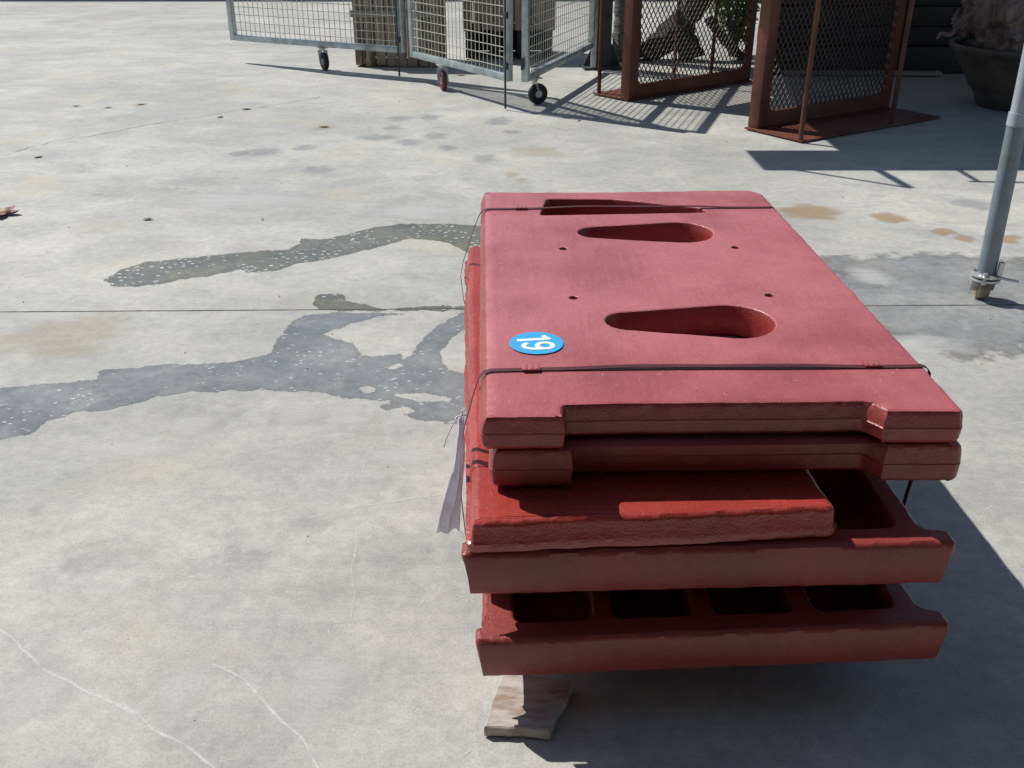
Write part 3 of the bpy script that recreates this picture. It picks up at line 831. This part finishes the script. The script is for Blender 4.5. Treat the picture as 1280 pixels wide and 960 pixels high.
strap(vF, 0.006, 'painted steel band across the front of the red stack', (0.105, 0.80), 
      [(-0.012, 0.0, 0.14), (-0.034, 0.0, 0.24), (-0.042, 0.0, 0.34), (-0.045, 0.0, 0.42), (-0.041, 0.0, 0.48), (-0.030, 0.0, 0.54), (-0.014, 0.0, 0.60), (-0.006, 0.0, 0.628), (0.000, 0.0, 0.644), (0.008, 0, 0.654)],
      [(W1 - 0.024, 0.0, 0.6578), (W1 - 0.012, 0.0, 0.654), (W1 - 0.004, 0.0, 0.644), (W1 + 0.003, 0.0, 0.60), (W1 + 0.016, 0.0, 0.5), (W1 + 0.012, 0.0, 0.43), (W1 + 0.004, 0.0, 0.34), (W1 - 0.0, 0, 0.26), (W1 - 0.01, 0, 0.15)])
strap(vB, 0.008, 'painted steel band across the back of the red stack', (0.125,),
      [(0.0, 0.0, 0.16), (-0.03, 0.0, 0.26), (-0.058, 0.0, 0.36), (-0.066, 0.0, 0.44), (-0.058, 0.0, 0.485), (-0.040, 0.0, 0.54), (-0.020, 0.0, 0.60), (-0.008, 0.0, 0.63), (0.000, 0.0, 0.646), (0.008, 0, 0.655)],
      [(W1 - 0.024, 0.0, 0.6578), (W1 - 0.012, 0.0, 0.654), (W1 - 0.004, 0.0, 0.644), (W1 + 0.003, 0.0, 0.60), (W1 + 0.010, 0.0, 0.5), (W1 + 0.004, 0.0, 0.42), (W1 - 0.01, 0, 0.26), (W1 - 0.02, 0, 0.15)])

# clear plastic sleeve tied to the front band
pt = thing('plastic_tag', 'clear plastic sleeve hanging by a white tie at the left of stack', 'plastic tag', (-0.104, 1.70, 0.575))
mb = MB()
for i in range(15):
    s = i / 14
    cx, cz = -0.022 * s - 0.006 * s * s + 0.004 * math.sin(s * 5), -0.27 * s
    hw = 0.0055 + 0.018 * s
    for j in range(7):
        q = j / 6 * 2 - 1
        mb.v.append((cx + hw * q, -0.012 * s + 0.008 * math.sin(q * 5 + s * 5) - 0.004 * s, cz + 0.004 * q + 0.002 * s * math.sin(q * 3)))
mb.f += [(i * 7 + j, i * 7 + j + 1, i * 7 + 7 + j + 1, i * 7 + 7 + j) for i in range(14) for j in range(6)]
sl = mb.build('sleeve', 'plastic', pt, smooth=60)
sm = sl.modifiers.new('thickness', 'SOLIDIFY'); sm.thickness = 0.0018
mb = MB().tube([(0.012, 0.012, -0.002), (0.004, 0.0, 0.004), (-0.008, -0.008, 0.003), (-0.010, 0.0, -0.003), (0.006, 0.010, -0.004)], 0.0016, 6)
mb.tube([(-0.006, -0.006, 0.002), (-0.018, -0.012, -0.018), (-0.030, -0.014, -0.045), (-0.034, -0.014, -0.062)], 0.0015, 6)
mb.tube([(0.004, 0.0, 0.004), (0.004, -0.004, 0.016), (0.010, -0.006, 0.022)], 0.0014, 6)
mb.build('tie', 'white', pt)

# ------------------------------------------------------------------ gate panels on castors
def castor(root, at, swivel, tyre, wr=0.085, rail_z=0.22, loc_mat='zinc'):
    mb = MB()
    mb.box((0, 0, rail_z - 0.006), (0.11, 0.09, 0.010), None, 0.002)
    mb.lathe([(0.03, rail_z - 0.03), (0.034, rail_z - 0.02), (0.03, rail_z - 0.011)], 14)
    for s in (-1, 1):
        mb.bar((0.0, s * 0.028, rail_z - 0.03), (0.035, s * 0.028, wr - 0.02), 0.004, 0.045, (0, 1, 0))
        mb.lathe([(0.009, s * 0.028 - 0.006), (0.009, s * 0.028 + 0.006)], 8, (0.035, 0, wr), 'Y')
    f = mb.build('castor_fork', loc_mat, root, at, (0, 0, swivel))
    n = 22
    prof = [(wr * 0.30, -0.022), (wr * 0.62, -0.019), (wr * 0.90, -0.022), (wr * 0.985, -0.015), (wr, -0.006), (wr, 0.006), (wr * 0.985, 0.015), (wr * 0.90, 0.022), (wr * 0.62, 0.019), (wr * 0.30, 0.022)]
    MB().lathe(prof, n, (0.035, 0, wr), 'Y').build('wheel', tyre, f)
    MB().lathe([(wr * 0.15, -0.0255), (wr * 0.34, -0.0245), (wr * 0.36, -0.0235), (wr * 0.36, 0.0235), (wr * 0.34, 0.0245), (wr * 0.15, 0.0255)], 16, (0.035, 0, wr), 'Y').build('hub', 'zinc', f)
    return f

def gate_panel(a, b, label, cast_s, swivel, tyre, rod=None, ht=1.98):
    a, b = Vector(a), Vector(b)
    d = b - a
    Lg = d.length
    rz = math.atan2(d.y, d.x)
    r = thing('mesh_gate', label, 'gate', (a.x, a.y, 0), rz, 'hinged mesh gate panels on castors')
    z0 = 0.22
    T = 0.055
    for nm, x in (('stile', T / 2), ('stile', Lg - T / 2)):
        MB().box((x, 0, (z0 + ht) / 2), (T, T, ht - z0), None, 0.004).build(nm, 'galv', r)
    for z in (z0 + T / 2, 1.36, ht - T / 2):
        MB().box((Lg / 2, 0, z), (Lg - 2 * T - 0.002, T - 0.004, T), None, 0.004).build('rail', 'galv', r)
    mb = MB()
    x = T + 0.035
    while x < Lg - T - 0.02:
        mb.bar((x, -0.012, z0 + T), (x, -0.012, ht - T), 0.0048, 0.0048)
        x += 0.063
    z = z0 + T + 0.05
    while z < ht - T - 0.02:
        mb.bar((T - 0.005, -0.017, z), (Lg - T + 0.005, -0.017, z), 0.0055, 0.0055)
        z += 0.076
    tag(mb.build('wire_mesh', 'wire', r, smooth=0), kind='stuff')
    castor(r, (cast_s * Lg, 0.0, 0.0), swivel - rz, tyre)
    if rod is not None:
        MB().tube([(rod, -0.045, 0.012), (rod, -0.045, 0.9), (rod + 0.0, -0.10, 0.94)], 0.009, 8).build('drop_bolt', 'dark_steel', r)
        for z in (0.34, 0.72): MB().box((rod, -0.04, z), (0.04, 0.03, 0.05), None, 0.003).build('bolt_guide', 'dark_steel', r)
    for z in (0.36, 1.0, 1.7): MB().lathe([(0.013, z - 0.045), (0.013, z + 0.045)], 10, (-0.02, 0.012, 0)).build('hinge', 'dark_steel', r)
    return r
gate_panel((-2.93, 10.60), (-1.03, 9.62), 'leftmost galvanised mesh gate panel, ending at the bare concrete', 0.545, R(-60), 'rubber', rod=2.10)
gate_panel((-0.93, 9.38), (-0.015, 7.98), 'middle galvanised mesh gate panel with the red-brown castor wheel', 0.335, R(-75), 'red_wheel', rod=1.67)
gate_panel((0.10, 7.95), (0.79, 10.00), 'galvanised mesh gate panel running back to the dark steel column', 0.12, R(25), 'rubber')

# dark steel column with gusseted foot
r = thing('steel_column', 'dark steel column with triangular foot gussets beside red-brown mesh guard', 'column', (0.91, 10.18, 0), R(6))
mb = MB()
mb.box((0, 0, 1.21), (0.010, 0.15, 2.36), None, 0.0)
for s in (-1, 1): mb.box((0, s * 0.080, 1.21), (0.15, 0.010, 2.36), None, 0.002)
mb.build('column_shaft', 'dark_steel', r)
MB().box((0, 0, 0.0145), (0.40, 0.30, 0.02), None, 0.003).build('foot_plate', 'dark_steel', r)
for s in (-1, 1):
    mb = MB()
    mb.add([(s * 0.078, q, z) for q in (-0.006, 0.006) for z in (0.026, 0.27)] + [(s * 0.19, q, 0.026) for q in (-0.006, 0.006)], [(0, 1, 4), (2, 5, 3), (0, 4, 5, 2), (1, 3, 5, 4), (0, 2, 3, 1)])
    mb.build('gusset', 'dark_steel', r, smooth=0)
# light galvanised gate post in front of it
po = MB().box((0, 0, 1.05), (0.05, 0.05, 2.07), None, 0.004).build('gate_post', 'galv', None, (0.815, 10.055, 0.008), (0, 0, R(10)))
tag(po, 'slim galvanised post bolted before the dark steel column', 'post')

# ------------------------------------------------------------------ canopy over the right side (above the frame)
r = thing('canopy', 'grey sheet canopy on steel posts above the dark timbers', 'canopy', (0, 0, 0))
def corrugated(x0, x1, y0, y1, z0, zb):
    mb = MB()
    n = int((x1 - x0) / 0.05)
    for i in range(n + 1):
        x = x0 + (x1 - x0) * i / n
        z = z0 + 0.012 * math.cos(i * math.pi)
        for y, dz in ((y0, 0), (y1, zb)):
            mb.v.append((x, y, z + dz)); mb.v.append((x, y, z + dz + 0.004))
    for i in range(n):
        b, c = i * 4, i * 4 + 4
        mb.f += [(b, c, c + 2, b + 2), (b + 1, b + 3, c + 3, c + 1), (b, b + 1, c + 1, c), (b + 2, c + 2, c + 3, b + 3)]
    return mb
corrugated(0.60, 7.0, 7.64, 11.4, 2.47, 0.11).build('roof_sheet', 'roof', r, smooth=0)
MB().box((3.51, 7.34, 2.40), (6.96, 0.54, 0.03), None, 0.004).build('awning_board', 'roof', r)
for (x, y) in ((6.8, 7.80), (6.8, 11.3), (3.9, 11.3)):
    MB().box((x, y, 1.21), (0.09, 0.09, 2.40), None, 0.004).build('canopy_post', 'dark_steel', r)
MB().bar((0.98, 11.3, 2.46), (6.8, 11.3, 2.46), 0.06, 0.08).build('roof_beam', 'dark_steel', r)
MB().bar((0.98, 10.18, 2.415), (6.8, 10.18, 2.415), 0.06, 0.08).build('roof_beam', 'dark_steel', r)
MB().bar((0.98, 7.75, 2.42), (6.8, 7.75, 2.42), 0.06, 0.06).build('roof_beam', 'dark_steel', r)
MB().bar((0.98, 7.60, 2.44), (0.98, 11.3, 2.50), 0.05, 0.05).build('roof_beam', 'dark_steel', r)
mb = MB()
mb.bar((0.785, 6.655, 2.40), (0.16, 7.13, 2.40), 0.03, 0.03); mb.bar((0.785, 6.655, 2.40), (0.74, 7.10, 2.40), 0.045, 0.03)
mb.build('awning_bracket', 'dark_steel', r)
MB().bar((1.2, 6.80, 2.40), (2.2, 6.74, 2.40), 0.025, 0.025).build('awning_rail', 'dark_steel', r)
mb = MB(); mb.bar((1.25, 6.79, 2.40), (1.25, 7.1, 2.40), 0.025, 0.025); mb.build('awning_arm', 'dark_steel', r)

# ------------------------------------------------------------------ red-brown machine guards with expanded mesh
def diamonds(x0, x1, z0, z1, cw, ch, th):
    mb = MB()
    sl = ch / cw
    for sgn in (1, -1):
        c = -((x1 - x0) * sl) - (z1 - z0)
        c0 = z0 - sl * (x1 - x0) if sgn > 0 else z0
        c1 = z1 if sgn > 0 else z1 + sl * (x1 - x0)
        q = c0
        while q < c1:
            # z = q + sgn*sl*(x-x0)
            pts = []
            for x in (x0, x1):
                z = q + sgn * sl * (x - x0)
                if z0 <= z <= z1: pts.append((x, z))
            for z in (z0, z1):
                x = x0 + (z - q) / (sgn * sl)
                if x0 < x < x1: pts.append((x, z))
            if len(pts) >= 2:
                a, b = pts[0], pts[1]
                if math.hypot(a[0] - b[0], a[1] - b[1]) > 0.02:
                    mb.bar((a[0], sgn * 0.002, a[1]), (b[0], sgn * 0.002, b[1]), th * 1.1, th, (0, 1, 0))
            q += ch
    return mb

def guard(loc, rz, label, panel_y, rods, Lx, dy, ht, x_off=0.0):
    r = thing('mesh_guard', label, 'machine guard', loc, rz, 'red-brown mesh guards')
    MB().box(((Lx + x_off * 0.75) / 2, dy / 2, 0.008 + 0.006), (Lx - x_off * 0.75, dy, 0.012), None, 0.002).build('base_plate', 'rust_red', r)
    # framed panel with a round-cornered opening
    x0, x1 = x_off + 0.10, Lx
    outer = resample(rect_round(x0, 0.022, x1, ht, 0.004, 1), 0.2)
    op = rect_round(x0 + 0.03, 0.125, x1 - 0.07, ht - 0.12, 0.075, 6)
    pm = slab(MB(), outer, [(-0.022, 0, 0), (0.022, 0, 0)], [(op, None)], rim=0.002)
    fo_ = pm.build('panel_frame', 'rust_red', r, (0, panel_y, 0), (R(90), 0, 0), smooth=30)
    tag(diamonds(x0 + 0.015, x1 - 0.06, 0.11, ht - 0.11, 0.052, 0.078, 0.006).build('expanded_mesh', 'dark_mesh', r, (0, panel_y, 0), smooth=0), kind='stuff')
    MB().box((x_off + 0.048, panel_y, ht / 2 + 0.011), (0.096, 0.10, ht - 0.022), None, 0.004).build('corner_post', 'rust_red', r)
    for (x, y) in rods:
        MB().tube([(x, y, 0.020), (x, y, ht)], 0.018, 10).build('rod', 'rust_red', r)
    MB().box((Lx / 2, dy / 2, ht + 0.008), (Lx, dy + 0.06, 0.012), None, 0.002).build('top_plate', 'rust_red', r)
    return r
guard((0.98, 8.30, 0), R(38.5), 'red-brown mesh guard standing by the dark column, seen through to the trunk', 0.05, [(0.035, 0.40), (0.98, 0.40), (1.5, 0.40)], 1.62, 0.44, 1.45)
guard((1.938, 6.685, 0), R(33.2), 'red-brown mesh guard nearest the camera, its inside in deep shade', 0.50, [(0.115, 0.03), (1.143, 0.06)], 1.66, 0.55, 1.45, 0.13)

# ------------------------------------------------------------------ crates behind the gate
def crate(loc, rz, label, Wd, Dp, z0, ht, np_, skids, batten=True):
    r = thing('wooden_crate', label, 'crate', loc, rz, 'wooden crates behind the gate')
    rnd = random.Random(len(label))
    bw = Wd / np_
    for k in range(np_):
        jz = rnd.uniform(-0.012, 0.012)
        MB().box((bw * (k + 0.5), -0.012 + rnd.uniform(-0.003, 0.003), (z0 + ht) / 2 + jz), (bw - 0.006 - rnd.random() * 0.006, 0.022, ht - z0), None, 0.003).build('plank', 'wood', r)
    nd = max(2, int(Dp / bw))
    for x in (0.011, Wd - 0.011):
        for k in range(nd):
            MB().box((x, Dp / nd * (k + 0.5) + 0.003, (z0 + ht) / 2), (0.022, Dp / nd - 0.010, ht - z0), None, 0.003).build('plank', 'wood', r)
    for k in range(np_):
        MB().box((bw * (k + 0.5), Dp + 0.012, (z0 + ht) / 2), (bw - 0.01, 0.022, ht - z0), None, 0.0).build('plank', 'wood', r)
    if batten:
        for z in (z0 + (ht - z0) * 0.52, ht - 0.06):
            MB().box((Wd / 2, -0.036, z), (Wd + 0.03, 0.024, 0.065), None, 0.003).build('batten', 'wood_grey', r)
    MB().box((Wd / 2, Dp / 2, ht + 0.012), (Wd + 0.02, Dp + 0.04, 0.022), None, 0.003).build('lid', 'wood', r)
    if skids:
        MB().box((Wd / 2, Dp - 0.05, z0 / 2 + 0.005), (Wd - 0.04, 0.05, z0 - 0.012), None, 0.004).build('base_board', 'wood_dark', r)
    for x in skids:
        MB().box((x, Dp / 2, z0 / 2 + 0.005), (0.09, Dp, z0 - 0.012), None, 0.004).build('skid', 'wood_dark', r)
    return r
crate((-1.60, 10.28, 0), R(-4), 'brown plank crate behind the leftmost gate panel, standing on the concrete', 0.86, 0.62, 0.012, 0.98, 8, ())
crate((-0.52, 10.75, 0), R(2), 'brown plank crate raised on dark skids behind the middle gate panel', 0.98, 0.70, 0.30, 1.15, 9, (0.07, 0.33, 0.62, 0.91))

# ------------------------------------------------------------------ trunks, shrub, planter, timbers
def trunk_mesh(pts, rads, n=18, seed=0.0, lump=0.25, ring=0.0, sub=10):
    P, Q = [], []
    for i in range(len(pts) - 1):
        for k in range(sub):
            s = k / sub
            P.append(Vector(pts[i]).lerp(Vector(pts[i + 1]), s)); Q.append(rads[i] * (1 - s) + rads[i + 1] * s)
    P.append(Vector(pts[-1])); Q.append(rads[-1])
    mb = MB().tube(P, Q, n)
    nv = []
    for i, p in enumerate(P):
        for k in range(n):
            v = Vector(mb.v[i * n + k]); d = v - p
            a = math.atan2(d.y, d.x)
            q = 1 + lump * noise.fractal(Vector((math.cos(a) * 2.2, math.sin(a) * 2.2, i * 0.12 + seed)), 0.9, 2.0, 3)
            if ring: q *= 1 + ring * (1 if i % 3 == 0 else -0.4)
            nv.append(tuple(p + d * q))
    mb.v = nv
    return mb
r = thing('palm_trunk', 'grey ringed palm trunk stump between the dark column and mesh guard', 'trunk', (1.20, 10.75, 0.0))
trunk_mesh([(0.03, 0, 0.02), (0.0, 0, 0.5), (-0.03, 0.0, 1.2), (-0.03, 0, 1.9)], [0.16, 0.135, 0.125, 0.12], 18, 2.0, 0.10, 0.05, 12).build('trunk', 'bark_grey', r)

r = thing('leaning_trunk', 'dark leaning tree trunk seen through the mesh guard by the shrub', 'trunk', (1.55, 10.75, 0))
trunk_mesh([(-0.15, 0, 0.02), (0.08, 0.0, 0.20), (0.36, 0.05, 0.52), (0.66, 0.10, 0.90), (0.95, 0.2, 1.4)], [0.13, 0.12, 0.115, 0.11, 0.09], 20, 5.0, 0.3).build('trunk', 'bark', r)
trunk_mesh([(0.36, -0.02, 0.02), (0.30, 0.0, 0.25), (0.30, 0.02, 0.46)], [0.13, 0.085, 0.07], 16, 9.0, 0.4).build('root', 'bark', r)
trunk_mesh([(0.92, 0.0, 0.02), (0.70, 0.02, 0.20), (0.52, 0.02, 0.42)], [0.05, 0.045, 0.05], 10, 12.0, 0.3).build('root', 'bark', r)

def leaves(n, gen, seed, size):
    rnd = random.Random(seed)
    mb = MB()
    for i in range(n):
        c = Vector(gen(rnd))
        s = size * rnd.uniform(0.6, 1.3)
        d = Vector((rnd.uniform(-1, 1), rnd.uniform(-1, 1), rnd.uniform(-0.5, 0.9))).normalized()
        u = d.cross(Vector((rnd.uniform(-1, 1), rnd.uniform(-1, 1), rnd.uniform(-1, 1)))).normalized()
        nn = d.cross(u)
        mb.add([c, c + d * s * 0.45 + u * s * 0.24 + nn * s * 0.06, c + d * s, c + d * s * 0.45 - u * s * 0.24 + nn * s * 0.06, c + d * s * 0.5], [(0, 1, 4), (1, 2, 4), (2, 3, 4), (3, 0, 4)])
    return mb
r = thing('leafy_shrub', 'green leafy shrub behind the mesh guard beside the leaning trunk', 'shrub', (2.42, 11.05, 0))
def sg(rnd):
    k = rnd.random()
    z = 0.16 + 1.0 * k
    w_ = 0.30 * (0.6 + 0.7 * math.sin(k * 2.8)) 
    a = rnd.uniform(0, 6.28); q = math.sqrt(rnd.random()) * w_ * (0.75 + 0.45 * noise.noise(Vector((math.cos(a) * 2, math.sin(a) * 2, z * 4))))
    return (q * math.cos(a), q * math.sin(a), z)
tag(leaves(1500, sg, 4, 0.075).build('foliage', 'foliage', r, smooth=0), kind='stuff')
mb = MB()
for k in range(7):
    a = k * 0.9
    mb.tube([(0.03 * math.cos(a), 0.03 * math.sin(a), 0.0), (0.10 * math.cos(a), 0.10 * math.sin(a), 0.5), (0.2 * math.cos(a), 0.2 * math.sin(a), 1.0)], [0.014, 0.010, 0.005], 6)
tag(mb.build('stems', 'bark', r), kind='stuff')

r = thing('clay_planter', 'large dark clay planter standing in the shade at the right', 'planter', (4.17, 8.12, 0))
MB().lathe([(0.30, 0.004), (0.325, 0.02), (0.335, 0.06), (0.375, 0.13), (0.385, 0.145), (0.40, 0.15), (0.45, 0.24), (0.515, 0.34), (0.575, 0.42), (0.60, 0.445), (0.61, 0.47), (0.60, 0.49), (0.57, 0.49), (0.55, 0.46), (0.55, 0.43)], 40).build('pot_body', 'pot', r, smooth=50)
MB().lathe([(0.548, 0.432), (0.40, 0.455), (0.1, 0.465)], 30).build('soil', 'soil', r, smooth=60)
r = thing('bark_stump', 'gnarled pinkish bark stump planted in the dark clay planter', 'stump', (4.17, 8.14, 0.462))
trunk_mesh([(0, 0, -0.01), (-0.02, 0, 0.2), (-0.06, 0, 0.5), (0.05, 0.05, 0.9), (0.1, 0.1, 1.3)], [0.52, 0.50, 0.44, 0.34, 0.2], 44, 3.0, 0.42, 0.0, 10).build('trunk', 'bark_pink', r, smooth=50)
trunk_mesh([(-0.50, -0.05, 0.30), (-0.58, -0.06, 0.22), (-0.68, -0.06, 0.10), (-0.76, -0.06, 0.11), (-0.78, -0.06, 0.07)], [0.022, 0.02, 0.018, 0.016, 0.008], 8, 1.0, 0.2, 0, 4).build('twig', 'bark_pink', r)

def beam(x0, x1, y, z, hh, dp, rz, label, mat='wood_dark'):
    o = MB().box((0, 0, 0), (x1 - x0, dp, hh), None, 0.012).build('timber_beam', mat, None, ((x0 + x1) / 2, y, z), (0, 0, rz))
    tag(o, label, 'timber', 'dark timbers stacked under the canopy')
beam(2.5, 5.8, 9.95, 0.13, 0.25, 0.34, R(2), 'lowest dark timber beam of the stack behind the planter')
beam(2.45, 5.6, 9.98, 0.345, 0.17, 0.30, R(-1), 'second lowest dark timber beam of the stack behind the planter')
beam(2.5, 5.7, 10.02, 0.525, 0.18, 0.32, R(1), 'middle dark timber beam of the stack behind the planter')
beam(2.42, 5.65, 10.0, 0.705, 0.17, 0.28, R(0), 'second highest dark timber beam of the stack behind the planter')
beam(2.46, 5.6, 10.0, 0.90, 0.21, 0.30, R(-2), 'topmost dark timber beam of the stack behind the planter')
pl = MB().box((0, 0, 0), (1.5, 0.13, 0.03), None, 0.004).build('loose_plank', 'wood_grey', None, (3.4, 9.70, 0.028), (0, 0, R(-3)))
tag(pl, 'grey plank lying on the ground before the dark timbers', 'plank')

# ------------------------------------------------------------------ rolling stand at the right edge
r = thing('rolling_stand', 'grey tubular stand on small castors at the right edge', 'stand', (1.985, 3.80, 0))
def leg(x, y, lean):
    top = (x + lean * 2.0, y, 2.0)
    z1 = 0.755
    MB().tube([(x, y, 0.118), (x + lean * z1, y, z1)], 0.0365, 20).build('leg_tube', 'pole', r)
    MB().tube([(x + lean * z1, y, z1 + 0.001), (x + lean * 2.0, y, 2.0)], 0.0335, 20).build('inner_tube', 'pole_light', r)
    MB().tube([(x + lean * 0.72, y, 0.725), (x + lean * z1, y, z1 + 0.02)], 0.039, 20).build('collar', 'pole_light', r)
    mb = MB()
    mb.lathe([(0.056, 0.104), (0.061, 0.108), (0.061, 0.115), (0.048, 0.119)], 20, (x, y, 0))
    mb.lathe([(0.060, 0.090), (0.060, 0.099)], 20, (x, y, 0))
    for a in (0.6, 2.6, 4.2, 5.6): mb.lathe([(0.009, 0.08), (0.009, 0.13)], 8, (x + 0.049 * math.cos(a), y + 0.049 * math.sin(a), 0))
    mb.bar((x + 0.04, y - 0.03, 0.107), (x + 0.115, y - 0.055, 0.097), 0.02, 0.006)
    mb.build('flange', 'zinc', r)
    mb = MB().tube([(x + 0.035, y - 0.036, 0.12), (x + 0.037, y - 0.036, 0.175)], 0.012, 8)
    mb.build('clamp_screw', 'zinc', r)
    mb = MB()
    for s in (-1, 1): mb.bar((x + s * 0.027, y, 0.09), (x + s * 0.027, y + 0.012, 0.035), 0.004, 0.05, (1, 0, 0))
    f = mb.build('castor_fork', 'zinc', r)
    MB().lathe([(0.02, -0.021), (0.040, -0.021), (0.044, -0.015), (0.045, 0.0), (0.044, 0.015), (0.040, 0.021), (0.02, 0.021)], 20, (x, y + 0.012, 0.046), 'X').build('wheel', 'beige_wheel', f)
leg(0.0, 0.0, -0.022)
leg(0.275, 0.09, -0.022)
leg(1.2, 0.05, -0.022)
for z in (1.15, 1.9):
    MB().bar((-0.022 * z, 0.045, z), (1.2 - 0.022 * z, 0.045, z), 0.03, 0.03).build('cross_bar', 'pole', r)

# ------------------------------------------------------------------ far wall beyond the frame's top edge
fw = MB().box((0, 0, 1.005), (34, 0.2, 2.0), None, 0.01).build('boundary_wall', 'wall', None, (1, 18.55, 0.0))
tag(fw, 'long rendered boundary wall at the far side of the yard', 'wall')

# ------------------------------------------------------------------ unseen shed added behind the camera to cut sky and bounce light
r = thing('light_blocking_shed', 'added unseen shed blocking sky and bounce light behind the camera', 'shed', (0, 0, 0))
corrugated(-12.0, 12.0, -13.0, 0.55, 3.0, 0.0).build('blocker_roof', 'roof', r, smooth=0)
MB().box((0, -13.0, 1.48), (24.0, 0.15, 2.94), None, 0.01).build('blocker_wall', 'wood_dark', r)
for x in (-11.8, -4.0, 4.0, 11.8):
    MB().box((x, -0.9, 1.43), (0.14, 0.14, 2.84), None, 0.01).build('blocker_post', 'dark_steel', r)
MB().bar((-12, -0.9, 2.915), (12, -0.9, 2.915), 0.1, 0.12).build('blocker_beam', 'dark_steel', r)

# ------------------------------------------------------------------ litter
def leaf_mesh(s, curl, seed):
    rnd = random.Random(seed)
    mb = MB()
    n = 6
    for i in range(n + 1):
        q = i / n
        wd = s * 0.28 * math.sin(math.pi * min(0.98, q * 0.95 + 0.03)) + 0.001
        z = curl * s * (q - 0.5) ** 2 * 1.6
        for j in (-1, 0, 1):
            mb.v.append((s * (q - 0.5), j * wd, 0.004 + z + abs(j) * curl * wd * 0.9 + rnd.uniform(0, 0.002)))
    mb.f += [(i * 3 + j, i * 3 + j + 1, i * 3 + 4 + j, i * 3 + 3 + j) for i in range(n) for j in range(2)]
    return mb
LV = [(-2.285, 7.652, 0.10, 0.9, 'leaf_dark', 'curled grey-brown leaf near the long dark crack, lower of two'),
      (-2.159, 7.978, 0.13, 0.3, 'leaf_dark', 'curled grey-brown leaf lying on the long dark crack, upper of two'),
      (-1.928, 4.935, 0.085, 0.5, 'leaf_dark', 'dark curled leaf above the pointed end of the upper wet trail'),
      (-3.124, 6.331, 0.10, 0.7, 'leaf_dark', 'dark leaf at the left end of the long dark crack'),
      (-1.408, 7.292, 0.13, 0.1, 'leaf_dry', 'tan leaf on the bare concrete below the first castor'),
      (-3.09, 8.186, 0.11, 0.2, 'leaf_dry', 'orange-brown leaf, right one of a row of three'),
      (-3.31, 8.046, 0.09, 0.1, 'leaf_dry', 'orange-brown leaf, middle one of a row of three'),
      (-3.601, 8.115, 0.08, 0.15, 'leaf_dry', 'orange-brown leaf, left one of a row of three'),
      (-1.322, 4.935, 0.035, 1.2, 'leaf_dark', 'tiny dark leaf scrap above the middle of the upper wet trail'),
      (-0.50, 9.72, 0.16, 0.1, 'leaf_dry', 'pale dry leaf on the ground left of the red-brown castor')]
for i, (x, y, s, a, m, lb) in enumerate(LV):
    o = leaf_mesh(s * 0.58, 0.10, i).build('fallen_leaf', m, None, (x, y, 0.000), (0, 0, a), smooth=60)
    sm = o.modifiers.new('thickness', 'SOLIDIFY'); sm.thickness = 0.0012
    tag(o, lb, 'leaf', 'leaves fallen on the concrete')
r = thing('fallen_flower', 'crumpled dark red flower with a yellow heart at the left edge', 'flower', (-2.745, 5.03, 0.002))
for k in range(5):
    a = k * 1.26
    o = leaf_mesh(0.10, 0.35, 30 + k).build('petal', 'petal', r, (0.05 * math.cos(a), 0.05 * math.sin(a), 0.004), (0, 0, a), smooth=60)
mb = MB().lathe([(0.02, 0.0), (0.035, 0.006), (0.03, 0.014), (0.018, 0.020), (0.005, 0.022)], 10, (0.01, 0.01, 0.006))
mb.build('flower_heart', 'petal_y', r)
rnd = random.Random(8)
mb = MB()
for k in range(110):
    y = rnd.uniform(1.4, 9.5) if k % 2 else rnd.uniform(1.4, 4.5)
    x = rnd.uniform(-0.62, 0.6) * y * 1.0
    s = rnd.uniform(0.0008, 0.002) * (0.7 + y * 0.25)
    mb.box((x, y, 0.001 + s * 0.35), (s * rnd.uniform(1, 2), s, s * 0.8), Matrix.Rotation(rnd.uniform(0, 3), 3, 'Z'))
grit = mb.build('grit', 'leaf_dark', g, smooth=0)
tag(grit, kind='stuff')
bpy.context.view_layer.update()
